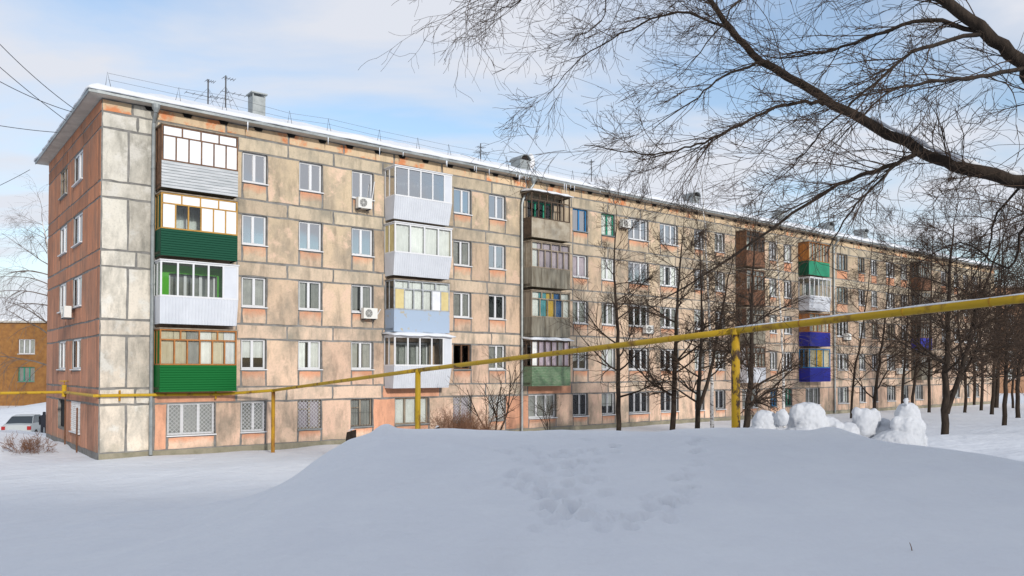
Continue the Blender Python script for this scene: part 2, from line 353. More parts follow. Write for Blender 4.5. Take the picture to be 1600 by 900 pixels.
for k in range(5):
    for i, (a, b) in enumerate(cols): holes.append((a, b, ZT[k]-WH, ZT[k], k, i))
    for j, (a, b) in enumerate(bals):
        if k == 0:
            u0, u1 = S(under[j][0], 650), S(under[j][1], 650); holes.append((u0, u1, ZT[0]-WH, ZT[0], 0, ('u', j)))
        else:
            m = (a+b)/2; holes.append((m-.95, m+.95, ZT[k]-2.0, ZT[k], k, ('b', j)))
def holed_wall(hs, s0, s1, z0, z1, place, th=.28):
    """wall sheet with real openings and reveals; place(s, depth, z) -> local point"""
    ss = sorted({s0, s1, *[h[0] for h in hs], *[h[1] for h in hs]}); zs = sorted({z0, z1, *[h[2] for h in hs], *[h[3] for h in hs]})
    mb = MB()
    for a, b in zip(ss, ss[1:]):
        for c, d in zip(zs, zs[1:]):
            ms, mz = (a+b)/2, (c+d)/2
            if any(h[0] < ms < h[1] and h[2] < mz < h[3] for h in hs): continue
            mb.add([place(a,0,c), place(b,0,c), place(b,0,d), place(a,0,d)], [(0,1,2,3)])
    for h in hs:
        a, b, c, d = h[:4]; o = [(a,c),(b,c),(b,d),(a,d)]
        for (x, y), (x2, y2) in zip(o, o[1:]+o[:1]): mb.add([place(x,0,y), place(x2,0,y2), place(x2,th,y2), place(x,th,y)], [(0,1,2,3)])
    return mb
fp = lambda s, d, z: (s, d, z); sp_ = lambda t, d, z: (d, t, z)
holed_wall(holes, 0, BL, -.6, TOPZ, fp).build('front_wall', M['joint'], block, fix=False)
side_cols = []
for (a, b) in ((95,106),(116,130)):
    t1, t0 = side(a, 280)[0], side(b, 280)[0]; side_cols.append((t0, t1))
sholes = [(a, b, ZT[k]-WH, ZT[k], k, i) for k in range(5) for i, (a, b) in enumerate(side_cols)]
holed_wall(sholes, 0, BD, -.6, TOPZ, sp_).build('end_wall', M['joint'], block, fix=False)
MB().box(.02, BL, BD-.2, BD, -.6, TOPZ-.002).build('rear_wall', M['joint'], block)
MB().box(BL-.2, BL-.002, .02, BD-.22, -.6, TOPZ-.002).build('far_end_wall', M['joint'], block)
MB().box(.02, BL-.02, -.012, .02, -.62, .235).build('plinth', M['plinth'], block)
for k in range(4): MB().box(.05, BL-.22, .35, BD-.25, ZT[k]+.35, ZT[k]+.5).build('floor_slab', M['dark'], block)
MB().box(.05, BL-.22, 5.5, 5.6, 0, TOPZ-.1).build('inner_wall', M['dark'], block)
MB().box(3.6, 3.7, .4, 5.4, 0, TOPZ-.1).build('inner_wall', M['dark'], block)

# panels: every slab an object with a slightly uneven outline, proud of the dark joints
npan = [0]; far_panels = {}
def panel(a, b, z0, z1, m, wall='f', proud=.018, gap=.045):
    if b-a < .12 or z1-z0 < .1: return
    a += gap; b -= gap; z0 += gap; z1 -= gap
    cx, cz = (a+b)/2, (z0+z1)/2; poly = []
    for (x, z), (x2, z2) in zip([(a,z0),(b,z0),(b,z1),(a,z1)], [(b,z0),(b,z1),(a,z1),(a,z0)]):
        for i in range(3):
            f = i/3; j = .020; poly.append((x+(x2-x)*f-cx+rnd.uniform(-j,j), z+(z2-z)*f-cz+rnd.uniform(-j,j)))
    pr = proud + rnd.uniform(-.005, .005)
    if wall == 'f':
        if a > 46:                                   # too far to pick apart one by one
            far_panels.setdefault(m, MB()).prism([(x+cx, z+cz) for x, z in poly], -pr, .0); return
        npan[0] += 1
        MB().prism(poly, -pr, 0).build('wall_panel', M[m], block, (cx, 0, cz))
    else:
        o = MB().prism(poly, -pr, 0).build('end_wall_panel', M[m], block, (0, cx, cz), -math.pi/2)
zones = sorted([(a, b, 'w', i) for i, (a, b) in enumerate(cols)] + [(a, b, 'b', j) for j, (a, b) in enumerate(bals)])
first = bals[0][0]
for k in range(5):
    zt = ZT[k]; zb = zt-WH; zj = max(zt-2.07, .24)
    prev = first if k else None
    items = []
    for (a, b, t, i) in zones:
        if t == 'b' and k == 0: a, b = S(under[i][0], 650), S(under[i][1], 650)
        items.append((a, b, t, i))
    items.sort(); x = 2.0
    for (a, b, t, i) in items + [(BL, BL, 'e', 0)]:
        wd = a-x
        if wd > 2.6:
            n = int(round(wd/1.75)); 
            for q in range(n): panel(x+wd*q/n, x+wd*(q+1)/n, zj, zt, 'panel')
        elif wd > .15: panel(x, a, zj, zt, 'red' if (k == 0 and t == 'b' and i < 3) else 'panel')
        if t == 'w' or (t == 'b' and k == 0): panel(a, b, zj, zb-.06, 'spandrel')
        elif t == 'b':
            m_ = (a+b)/2; panel(a, m_-.95, zj, zt, 'panel'); panel(m_+.95, b, zj, zt, 'panel')
        x = b
    # band above the window heads
    z0, z1 = zt, (ZT[k+1]-2.07 if k < 4 else 13.6)
    j0 = [2.0] + [S(v, 320) for v in (371,449.5,521,598)]; v = j0[-1]
    while v < BL-3.6: v += rnd.choice((2.9, 3.0, 3.3)); j0.append(v)
    j0.append(BL)
    for a, b in zip(j0, j0[1:]): panel(a, b, z0, z1, 'red' if (k == 0 and any(q[0]-.3 < (a+b)/2 < q[1]+.3 for q in bals[:3])) else 'band')
v = 2.0; fj = [2.0]
while v < BL-3: v += rnd.choice((1.5, 2.7, 2.8)); fj.append(v)
fj.append(BL)
for a, b in zip(fj, fj[1:]): panel(a, b, 13.6, TOPZ-.01, 'frieze')
for k in range(5):                                  # pale plastered corner strip and the red end wall
    zt = ZT[k]; zj = max(zt-2.07, .24); zu = ZT[k+1]-2.07 if k < 4 else 13.6
    panel(0, .98, zj, zt, 'cream'); panel(.98, 2.0, zj, zt, 'cream'); panel(0, 2.0 if k % 2 else 1.3, zt, zu, 'cream')
    if k % 2 == 0: panel(1.3, 2.0, zt, zu, 'cream')
    (a0, a1), (b0, b1) = side_cols[1], side_cols[0]
    for q0, q1 in ((0,.55),(.55,a0*.62),(a0*.62,a0),(a1,(a1+b0)/2),((a1+b0)/2,b0),(b1,(b1+BD)/2),((b1+BD)/2,BD)): panel(q0, q1, zj, zt, 'endwall', 's')
    for q0, q1 in (side_cols): panel(q0, q1, zj, zt-WH-.06, 'endwall', 's')
    e = [0, 2.3, a1+.2, b1+.3, BD] if k % 2 else [0, a0, b0, BD]
    for q0, q1 in zip(e, e[1:]): panel(q0, q1, zt, zu, 'endwall', 's')
panel(0, 1.1, 13.6, TOPZ-.01, 'frieze'); panel(1.1, 2.0, 13.6, TOPZ-.01, 'cream')
for q0, q1 in ((0,4),(4,8),(8,BD)): panel(q0, q1, 13.6, TOPZ-.01, 'endwall', 's')
for m, mb in far_panels.items(): tag(mb.build('far_wall_panels', M[m], block), kind='stuff')
s = 1.75
while s < BL-1:
    vb = MB(); zc = TOPZ-.09
    vb.prism([(-.2,.075),(-.14,-.06),(-.05,-.075),(.14,-.07),(.2,.075)], -.052, -.0).build('vent_slot', M['dark'], block, (s, 0, zc)); s += 1.42 + rnd.uniform(-.1, .1)  # raised black piece stands in for the shade inside a slot

# windows
def curtain_mesh(w, h, amp=.025, n=18, gap=None):
    mb = MB(); vs = []
    for i in range(n+1):
        x = -w/2 + w*i/n; y = amp*math.sin(i*2.1)+amp*.5*math.sin(i*.9)
        vs += [(x, y, 0), (x, y*.6, h)]
    return mb.add(vs, [(2*i, 2*i+2, 2*i+3, 2*i+1) for i in range(n)])
def window(parent, loc, w, h, rz=0, style='pvc', n=2, curt=None, hi=False, grille=None, inset=.13, split=None, label=None, small=False):
    fm = {'pvc': M['pvc'], 'wood': M['wood_old'], 'blue': M['blue_paint'], 'green': M['green_paint'], 'brown': M['wood_brown']}[style]
    fw = .075 if style == 'pvc' else .06
    mb = MB(); e = [-w/2]
    if split is None: split = [1/n]*n
    for q in split: e.append(e[-1]+w*q)
    f0 = inset; f1 = inset+.07
    mb.box(-w/2, w/2, f0, f1, 0, fw); mb.box(-w/2, w/2, f0, f1, h-fw, h)
    mb.box(-w/2, -w/2+fw, f0, f1, fw, h-fw); mb.box(w/2-fw, w/2, f0, f1, fw, h-fw)
    for x in e[1:-1]: mb.box(x-fw*.75, x+fw*.75, f0-.012, f1, fw, h-fw)
    tr = style == 'wood' and n == 2
    if tr: mb.box(e[0]+fw, e[1]-fw*.75, f0+.003, f1, h*.66, h*.66+.05)
    o = mb.build('window', fm, parent, loc, rz)
    if label: o['label'] = label
    g = M['glass_hi'] if hi else M['glass']
    if small: sheet_y(-w/2+fw, w/2-fw, f0+.03, fw, h-fw).build('pane', g, o, fix=False)
    else:
        for a, b in zip(e, e[1:]):
            sheet_y(a+fw*.75, b-fw*.75, f0+.03, fw, h-fw).build('pane', g, o, fix=False)
    MB().box(-w/2-.05, w/2+.05, -.10, inset, -.055, -.012).build('sill', fm if style == 'pvc' else M['metal'], o)
    if curt:
        cm = M[{'w':'curtain','g':'curtain_grey','l':'curtain_lilac','b':'curtain_beige','s':'sheet_white'}[curt[0]]]
        if len(curt) > 1 and curt[1] == 'd':           # a drawn pair
            for sx in (-1, 1): curtain_mesh(w*.36, h*.96, n=9).build('curtain', cm, o, (sx*w*.3, inset+.11, .02), fix=False)
        elif len(curt) > 1 and curt[1] == 'h': curtain_mesh(w*.94, h*.6, n=16).build('curtain', cm, o, (0, inset+.11, h*.38), fix=False)
        else: curtain_mesh(w*.97, h*.97, n=20).build('curtain', cm, o, (0, inset+.11, .02), fix=False)
    if grille:
        gb = MB(); gy_ = inset-.06
        if grille == 'd':
            st = .17; x = -w/2-h
            while x < w/2:
                for sg in (1, -1):
                    a = max(x, -w/2); b = min(x+h, w/2)
                    if b > a:
                        za, zb_ = (a-x), (b-x)
                        if sg < 0: za, zb_ = h-za, h-zb_
                        gb.tube([(a, gy_, za), (b, gy_, zb_)], .009, 4, False)
                x += st
        else:
            nb = max(4, int(w/.13))
            for i in range(nb+1): gb.tube([(-w/2+w*i/nb, gy_, 0), (-w/2+w*i/nb, gy_, h)], .009, 4, False)
            for z in (.02, h*.5, h-.02): gb.tube([(-w/2, gy_, z), (w/2, gy_, z)], .009, 4, False)
        gb.build('window_grille', M['pvc'] if grille == 'd' else M['steel'], o, fix=False)
    return o
spec = {}
for i, c in enumerate(['w','s','b']): pass
CUR = {(4,0):'w',(4,1):None,(4,2):None,(3,0):'wh',(3,1):'s',(3,2):'s',(2,0):'g',(2,1):'gd',(2,2):'gd',(1,0):'wh',(1,1):'wd',(1,2):'gd',(4,3):'w',(4,4):'w',(3,3):'gd',(3,4):'b',(2,3):'g',(2,4):None,(1,3):None,(1,4):'g',
       (4,5):'w',(4,6):'w',(4,7):'w',(4,8):'w',(3,5):'l',(3,6):'w',(3,7):'w',(0,0):'g',(0,1):'l',(0,2):'g',(0,3):'l',(0,4):'g'}
HI = {(4,0),(4,1),(4,2),(4,3),(4,4),(3,1),(3,2),(4,7),(4,8),(3,7),(4,9),(3,0)}
STY = {(4,5):'blue',(4,6):'green',(1,3):'brown',(0,1):'wood',(0,2):'wood',(0,3):'wood',(0,4):'wood',(0,12):'green',(0,11):'blue',(2,3):'pvc',(4,13):'wood',(3,13):'wood',(4,14):'wood',(2,15):'wood',(2,16):'wood'}
for (a, b, z0, z1, k, i) in holes:
    w_ = b-a-.02; cx = (a+b)/2; h_ = z1-z0
    if isinstance(i, tuple):
        if i[0] == 'u': window(block, (cx, 0, z0), w_, h_, n=3, style='wood' if i[1] == 1 else 'pvc', curt='g' if i[1] != 1 else 'w', grille='d' if i[1] in (0,) else ('v' if i[1] > 2 else None), split=[.31,.35,.34])
        else: window(block, (cx, 0, z0), w_, h_, n=3, style='green' if (i[1] == 2 and k == 4) else 'pvc', curt=rnd.choice(['w','g',None,'gd']), split=[.35,.33,.32], small=True)
        continue
    cu = CUR.get((k, i), rnd.choice(['w','g','gd','wd','wh',None,None])); cu = cu or ('w' if (k, i) in HI else None)  # white curtain added behind bare mirror panes, standing in for pale reflection
    window(block, (cx, 0, z0), w_, h_, n=3 if i in TRIPLE else 2, style=STY.get((k, i), 'pvc'), curt=cu, hi=(k, i) in HI or (k == 4 and rnd.random() < .5) or (k == 3 and rnd.random() < .3),
           grille=('d' if i in (0,1) else ('v' if i >= 5 or i == 2 else 'd')) if k == 0 else None, split=None if i in TRIPLE else rnd.choice([[.5,.5],[.46,.54],[.52,.48]]), small=a > 40)
for (t0, t1, z0, z1, k, i) in sholes:
    if k == 0 and i == 0: MB().box(-(t1-t0)/2, (t1-t0)/2, .12, .16, 0, WH).build('boarded_opening', M['dark'], block, (0, (t0+t1)/2, z0), -math.pi/2); continue  # black panel stands in for the shade inside an open hole
    window(block, (0, (t0+t1)/2, z0), t1-t0-.02, WH, -math.pi/2, n=2, inset=.04, style='wood' if (k == 4 and i == 0) else 'pvc', curt=['s','w','w','w','w'][k] if i else 'w', hi=k >= 3, grille='d' if k == 0 else None)

# roof: soffit slab with overhang, hipped snow load, gutter, snow guard
OV = .52; PT = math.tan(R(19))
MB().box(-OV, BL+OV, -OV, BD+OV, TOPZ, TOPZ+.09).build('eave_slab', M['soffit'], block)
gb = MB(); gb.box(-OV-.05, BL+OV+.05, -OV-.05, -OV-.002, TOPZ-.02, TOPZ+.12); gb.box(-OV-.05, -OV-.002, -OV-.002, BD+OV, TOPZ-.02, TOPZ+.12); gb.build('eave_trim', M['metal'], block)
def roof_z(s, y): return TOPZ + .12 + PT*max(0, min(y+OV, BD+OV-y, s+OV, BL+OV-s))
ns, nyy = 420, 44; vs = []; fs = []
for j in range(nyy+1):
    for i in range(ns+1):
        s = -OV-.08 + (BL+2*OV+.16)*i/ns; y = -OV-.1 + (BD+2*OV+.2)*(j/nyy)
        ed = min(y+OV+.1, BD+OV+.1-y, s+OV+.08, BL+OV+.08-s)
        n1 = mnoise.noise((s*.5, y*.5, 1.0)); n2 = mnoise.noise((s*1.7, y*1.7, 4.0))
        th = (.20+.10*n1+.04*n2)*min(1, .35+ed/.5) if ed > .001 else 0.02
        if i == 0 or j == 0: 
            s += -.10*abs(n1)-.05*n2 if i == 0 else 0; y += -.12*abs(n1)+.05*n2 if j == 0 else 0
        elif s < 0.8: th += .16*max(0, mnoise.noise((y*.6, 2.2, 0))+.3)
        vs.append((s, y, roof_z(min(max(s, -OV), BL+OV), min(max(y, -OV), BD+OV)) + th))
for j in range(nyy):
    for i in range(ns):
        a = j*(ns+1)+i; fs.append((a, a+1, a+ns+2, a+ns+1))
o = MB().add(vs, fs).build('roof_snow', M['snow_roof'], block, smooth=True, fix=False)
o.modifiers.new('thick', 'SOLIDIFY').thickness = .06
rail = MB().box(0, .01, 0, .01, 0, .01)
gp = []; s = .2
while s < BL-.5: gp.append(s); s += rnd.choice((1.9, 2.2, 2.6, 2.9))
pts = [[], []]
rl = None
for i, s in enumerate(gp):
    y = -.12; z = roof_z(s, y); hgt = .62+rnd.uniform(-.08,.08)
    for q, f in ((0,.55),(1,.98)): pts[q].append((s, y+.05, z+.12+hgt*f+rnd.uniform(-.03,.03)))
rb = MB()
for q in range(2): rb.tube(pts[q], .006, 4, False)
rl = rb.build('snow_guard', M['steel'], block, fix=False)
for s in gp:
    z = roof_z(s, -.12); lean = rnd.uniform(-.06, .06)
    MB().tube([(-.11,0,0),(lean,.05,.66),(.11,0,0)], .013, 5).build('guard_post', M['steel'], rl, (s, -.12, z+.1))
def vent(px, py, out, w_, d_, h_, hood):
    s, z = fac(px, py, out); zr = roof_z(s, -out)
    b = MB().box(-w_/2, w_/2, -d_/2, d_/2, -.1, h_).build('roof_vent', M['metal'], block, (s, -out, zr))
    hb = MB()
    if hood == 'flat': hb.box(-w_/2-.08, w_/2+.08, -d_/2-.08, d_/2+.08, h_+.12, h_+.18); [hb.box(x, x+.05, y, y+.05, h_, h_+.13) for x in (-w_/2, w_/2-.05) for y in (-d_/2, d_/2-.05)]
    else:
        arc = [(w_/2*1.1*math.cos(q), h_+.42*w_*math.sin(q)) for q in np.linspace(0, math.pi, 10)]
        inn = [(x*.9, z-.04) for x, z in arc[::-1]]; hb.prism(arc+inn, -d_/2-.12, d_/2+.12)
        MB().prism([(x*.88, z-.05) for x, z in arc], -d_/2+.04, d_/2-.04).build('vent_mouth', M['dark'], b)
    hb.build('vent_hood', M['metal'], b)
vent(401, 178, -3.2, .62, .62, 1.0, 'flat'); vent(813, 252, -3.4, .75, .9, .62, 'arc'); vent(1080, 311, -3.4, .75, .9, .62, 'arc'); vent(1291, 352, -3.4, .8, .9, .55, 'arc'); vent(1345, 372, -3.4, .75, .9, .62, 'arc'); vent(1216, 345, -3.4, .9, .5, .8, 'flat')
for px in (813, 818): pass
# downpipes
for px, bend in ((238, 0), (815.5, 1), (1303, 0)):
    s = S(px, 420, .16); mb = MB()
    if bend: pth = [(s+.55,-.50,14.0),(s+.55,-.5,13.75),(s+.05,-.2,12.9),(s,-.16,12.6),(s,-.16,.15),(s,-.3,.02)]
    else: pth = [(s,-.50,14.0),(s,-.49,13.85),(s,-.18,13.45),(s,-.16,13.2),(s,-.16,.5),(s,-.17,.1)]
    dp = mb.tube(pth, .075, 10).build('downpipe', M['metal'], block, smooth=False)
    MB().tube([Vector(pth[0])+Vector((0,0,.10)), Vector(pth[0])+Vector((0,0,-.05)), Vector(pth[0])+Vector((0,.0,-.22))], [.17,.15,.075], 12).build('rain_funnel', M['metal'], dp)
    for z in (2.2, 4.6, 6.9, 9.3, 11.6): MB().tube([(s,-.16,z),(s,-.16,z+.07)], .088, 10).build('pipe_collar', M['metal'], dp)
for px, n in ((600,2),(628,2),(698,3),(745,3),(770,2),(812,5),(818,5),(826,4),(885,3),(898,4),(940,2),(395,2),(520,2)):
    for _ in range((n+1)//2):
        s = S(px, 280, .65)+rnd.uniform(-.25,.25); h = rnd.uniform(.12,.5)
        MB().tube([(0,0,0),(0,0,-h*.5),(0,0,-h)], [.028,.016,.003], 6).build('icicle', M['ice'], block, (s, -.56, TOPZ-.01))

# balconies
def sheet(x0, x1, z0, z1, yb, yt, mode, n):
    """ribbed / lapped sheet between two edges, with a flat back"""
    mb = MB(); prof = []
    if mode == 'v':
        for i in range(n):
            f = x0+(x1-x0)*i/n; g = (x1-x0)/n; prof += [(f, 0), (f+g*.55, 0), (f+g*.62, -.018), (f+g*.93, -.018)]
        prof.append((x1, 0)); vs = []
        for x, d in prof: vs += [(x, yb+d, z0), (x, yt+d, z1)]
        k = len(prof); mb.add(vs, [(2*i, 2*i+2, 2*i+3, 2*i+1) for i in range(k-1)])
    elif mode == 'h':
        vs = []; k = 0
        for i in range(n):
            for f, d in ((0,-.022),(.8,-.006),(.86,0.004)):
                q = (i+f)/n; y = yb+(yt-yb)*q+d; z = z0+(z1-z0)*q; vs += [(x0,y,z),(x1,y,z)]; k += 1
        vs += [(x0,yt,z1),(x1,yt,z1)]; k += 1
        mb.add(vs, [(2*i, 2*i+1, 2*i+3, 2*i+2) for i in range(k-1)])
    elif mode == 'p':
        g = (x1-x0)/n
        for i in range(n):
            j = rnd.uniform(-.008,.008); mb.add([(x0+g*i+.006,yb+j,z0+rnd.uniform(0,.03)),(x0+g*(i+1)-.006,yb+j,z0+rnd.uniform(0,.03)),(x0+g*(i+1)-.006,yt+j,z1),(x0+g*i+.006,yt+j,z1)], [(0,1,2,3)])
    else: mb.add([(x0,yb,z0),(x1,yb,z0),(x1,yt,z1),(x0,yt,z1)], [(0,1,2,3)])
    mb.add([(x0,yb+.03,z0),(x1,yb+.03,z0),(x1,yt+.03,z1),(x0,yt+.03,z1),], [(3,2,1,0)])
    mb.add([(x0,yt-.01,z1),(x1,yt-.01,z1),(x1,yt+.03,z1),(x0,yt+.03,z1)], [(0,1,2,3)])
    return mb
def balcony(j, k, pm, pmode, pn, fm, panes, transom=None, flare=0, curt=None, roof=None, endp=0, sidem=None, sideglass=True, sag=0, label=None, open_=False, glassm='glass', fill=None, tfill=None, pz=1.02, wide=0):
    """storey k balcony on stack j; panes = lower lights, transom = lights above"""
    a, b = bals[j]; a -= wide; b += wide; zf = ZT[k]-2.05; h = 2.45; d = .92; W_ = b-a
    ob = MB().box(0, W_, -d+.1, -.045, 0, .14).build('balcony', M['plinth'] if flare == 0 else M['wood_old'], block, (a, 0, zf-.12))
    if label: ob['label'] = label
    yb = -(d-flare*.6); yt = -(d+flare); x0 = flare*.5; z0 = -.05; z1 = pz; top = h
    X0, X1 = -flare*.4, W_+flare*.4
    # parapet
    mb = sheet(0, W_, z0, z1, yb, yt, pmode, pn); 
    if flare:
        for i, v in enumerate(mb.v): mb.v[i] = (v[0] + (X0 if v[0] < W_/2 else X1-W_)*((v[2]-z0)/(z1-z0))*(abs(v[0]-W_/2)/(W_/2)), v[1], v[2])
    mb.build('parapet', M[pm], ob, fix=False)
    for xe, xt, nm in ((0, X0, -1), (W_, X1, 1)):
        MB().add([(xe,yb,z0),(xe,-.04,z0),(xt,-.04,z1),(xt,yt,z1),(xe-nm*.02,yb,z0),(xe-nm*.02,-.04,z0),(xt-nm*.02,-.04,z1),(xt-nm*.02,yt,z1)], [(0,1,2,3),(7,6,5,4),(3,2,6,7)]).build('side_parapet', M[sidem or pm], ob, fix=False)
    # frame of the glazing
    f = .055 if fm != 'pvc' else .07; zt = top; fr = MB()
    yf0, yf1 = yt, yt+.06
    fr.box(X0, X1, yf0-.012, yf1, z1, z1+f); fr.box(X0, X1, yf0, yf1, zt-f, zt)
    xr = X1-endp; xs = [X0+f+(xr-X0-f)*i/panes for i in range(panes+1)]
    fr.box(X0, X0+f, yf0, yf1, z1+f, zt-f); fr.box(X1-f, X1, yf0, yf1, z1+f, zt-f)
    zm = zt-.42 if transom else zt-f
    if transom: fr.box(X0+f, X1-f, yf0+.003, yf1, zm-f*.5, zm+f*.5)
    for x in xs[1:-1]+([xs[-1]] if endp else []): fr.box(x-f*.5, x+f*.5, yf0-.004, yf1, z1+f, zm-(f*.5 if transom else 0))
    if transom:
        for i in range(1, transom): x = X0+f+(X1-X0-2*f)*i/transom; fr.box(x-f*.5, x+f*.5, yf0-.004, yf1, zm+f*.5, zt-f)
    for xx in (X0, X1-f):
        fr.box(xx+.002, xx+f-.002, -.10, -.045, z1, zt); fr.box(xx+.002, xx+f-.002, yf1, -.10, z1+.002, z1+f-.003); fr.box(xx+.002, xx+f-.002, yf1, -.10, zt-f+.002, zt-.002)
        fr.box(xx+.002, xx+f-.002, (yf1)/2-.03, (yf1)/2+.03, z1+f, zt-f)
    fr.build('glazing_frame', M[fm], ob)
    G = M[glassm]
    if not open_:
        for i in range(panes):
            m = G; kind = 'pane'
            if fill and fill[i]: m = M[fill[i]]; kind = 'infill_board'  # real boards, and white panes painted as reflected glare
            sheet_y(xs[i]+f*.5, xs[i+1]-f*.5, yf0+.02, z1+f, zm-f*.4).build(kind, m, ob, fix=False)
        if transom:
            for i in range(transom):
                x_ = X0+f+(X1-X0-2*f)*i/transom; x2 = X0+f+(X1-X0-2*f)*(i+1)/transom
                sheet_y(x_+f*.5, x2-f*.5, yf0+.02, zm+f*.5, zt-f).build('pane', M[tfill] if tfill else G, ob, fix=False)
    if endp: MB().box(xr+f*.5, X1-f, yf0+.01, yf0+.03, z1+f, zt-f).build('end_board', M['rib_white'], ob)
    for xx, vis in ((X0+.02, True), (X1-.03, False)):
        if sideglass is True: sheet_x(xx, yf1, -.10, z1+f, zt-f, -1 if vis else 1).build('pane', G, ob, fix=False)
        elif sideglass: MB().box(xx, xx+.01, yf1, -.10, z1+f, zt-f).build('side_board', M[sideglass], ob)
    MB().box(X0-.03, X1+.03, yt-.04 if not roof else yt-.10, -.04, zt+.004, zt+.05).build('balcony_roof', M['pvc'] if fm == 'pvc' else M['wood_old'], ob)
    if roof == 'snow':
        n = 24; vs = []; 
        for jx in range(n+1):
            for jy in range(7):
                x = X0-.12+(X1-X0+.24)*jx/n; y = yt-.2+(-yt+.15)*jy/6; e = min(jx, n-jx, jy*2)/3
                vs.append((x, y, zt+.06+.13*min(1, e)+.35*PT*(jy/6)+.05*mnoise.noise((x*2+a, y*2, 0))))
        so = MB().add(vs, [(p*7+q_, (p+1)*7+q_, (p+1)*7+q_+1, p*7+q_+1) for p in range(n) for q_ in range(6)]).build('balcony_snow', M['snow_roof'], ob, smooth=True, fix=False)
        so.modifiers.new('t', 'SOLIDIFY').thickness = .06
    if curt:
        for i, c in enumerate(curt):
            if not c: continue
            n_ = len(curt); x = X0+f+(xr-X0-f)*(i+.5)/n_; cw = (xr-X0)/n_
            cm = M[{'w':'curtain','g':'curtain_grey','l':'curtain_lilac','b':'curtain_beige','s':'sheet_white','t':'teal','y':'yellow_cloth','u':'blue_cloth','G':'room_green'}[c]]
            curtain_mesh(cw*.96, zt-z1-.12, .018, 10).build('curtain', cm, ob, (x, yf1+.09, z1+.06), fix=False)
    return ob
B = balcony
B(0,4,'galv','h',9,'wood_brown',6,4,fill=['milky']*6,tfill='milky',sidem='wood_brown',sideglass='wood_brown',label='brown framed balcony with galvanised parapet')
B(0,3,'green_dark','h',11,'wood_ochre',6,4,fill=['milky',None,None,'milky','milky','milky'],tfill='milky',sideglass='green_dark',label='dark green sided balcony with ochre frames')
gb_ = B(0,2,'rib_white','v',24,'pvc',4,None,flare=.07,endp=.62,label='white vinyl balcony with green inside')
wd_ = bals[0][1]-bals[0][0]
for x0_, x1_, z0_, z1_ in ((.03, wd_/2-.97, .16, 2.4), (wd_/2+.97, wd_-.03, .16, 2.4), (wd_/2-.97, wd_/2+.97, 2.06, 2.4)): MB().box(x0_, x1_, -.075, -.046, z0_, z1_).build('inner_lining', M['room_green'], gb_)
B(0,1,'green_bright','h',11,'wood_orange',6,4,curt='bbgwbs',sideglass='green_bright',label='bright green sided balcony with orange wood frames')
B(1,4,'rib_white','v',26,'pvc',4,None,flare=.13,endp=.45,glassm='glass_hi',label='white flared vinyl balcony')
B(1,3,'rib_white','v',26,'pvc',4,None,flare=.13,curt='wwww',sideglass='sheet_yellow',label='white flared balcony with curtains')
B(1,2,'blue_peel','f',1,'wood_grey',6,4,curt='wwwwww',fill=['sheet_yellow',None,None,None,'sheet_white','sheet_yellow'],label='peeling pale blue balcony with grey frames')
B(1,1,'rib_white','v',26,'pvc',4,None,flare=.13,endp=.5,roof='snow',label='white flared balcony with snow on its roof')
B(2,4,'board_cream','p',3,'wood_dark',6,5,roof='snow',open_=True,sidem='wood_dark',sideglass=False,label='open dark wooden balcony with cream sheets')
B(2,3,'board_grey','p',4,'wood_old',6,4,curt='wlllll',sidem='board_grey',sideglass='board_cream',label='weathered balcony with lilac boards behind glass')
B(2,2,'board_grey','p',9,'wood_old',5,4,curt='wtyuw',sidem='board_grey',sideglass='wood_old',label='weathered plank balcony with teal and yellow cloths')
B(2,1,'green_faded','h',12,'wood_dark',6,None,curt='wlllgl',sidem='green_faded',open_=True,sideglass=False,roof='snow',label='faded green slatted balcony with lilac curtains')
B(3,4,'rust','p',7,'wood_brown',5,4,sidem='rust',sideglass='wood_brown'); B(3,3,'rust','p',7,'wood_brown',5,4,curt='ggggg',sidem='rust',sideglass='wood_brown')
B(3,2,'board_grey','p',7,'wood_old',5,4,curt='ggggg',sideglass='rust'); B(3,1,'rib_white','v',20,'wood_brown',5,4,curt='ggwgg',sideglass='sheet_white')
B(4,4,'green_mid','f',1,'wood_orange',6,None,curt='bgbgbg',sidem='green_dark',sideglass='wood_orange',label='green sheet balcony with orange wood glazing')
B(4,3,'rib_white','v',20,'pvc',5,None,flare=.08,label='white ribbed balcony'); B(4,2,'blue_deep','h',10,'wood_orange',5,4,curt='gbgbw',sideglass='wood_orange',label='deep blue sided balcony')
B(4,1,'blue_deep','h',10,'blue_paint',3,None,curt='byb',sideglass=True,label='lower deep blue sided balcony')
for k, (p_, s_) in enumerate((('board_grey','wood_old'),('blue_deep','wood_brown'),('board_grey','wood_old'),('rust','wood_brown'))): B(5,k+1,p_,'p',6,s_,5,4,curt='ggggg')

# ------------------------------------------------------------------ unseen block added behind the viewer, sized to shade the near snow
ob_ = empty('opposite_block', (15, -25, 0)); tag(ob_, 'plain panel apartment block standing across the yard opposite the long facade', 'building')
hs = [(x-.7, x+.7, z, z+1.4, 0, 0) for z in (3.4,6.1,8.8,11.5,14.2) for x in np.arange(-52, 53, 3.6)]
place = lambda s_, d, z: (-s_, -d, z)
holed_wall(hs, -54, 54, .5, 17, place).build('wall', M['panel'], ob_, fix=False)
for h in hs: window(ob_, (-(h[0]+h[1])/2, 0, h[2]), 1.38, 1.4, math.pi, n=2, small=True)
MB().box(-54, 54, -12.2, -12, .5, 16.98).build('rear_wall', M['panel'], ob_)
for x in (-54, 53.8): MB().box(x, x+.2, -12, -.02, .5, 16.98).build('end_wall', M['panel'], ob_)
MB().box(-54.4, 54.4, -12.5, .4, 17, 17.15).build('roof', M['soffit'], ob_); MB().box(-54.3, 54.3, -12.4, .3, 17.152, 17.35).build('roof_snow', M['snow_roof'], ob_)

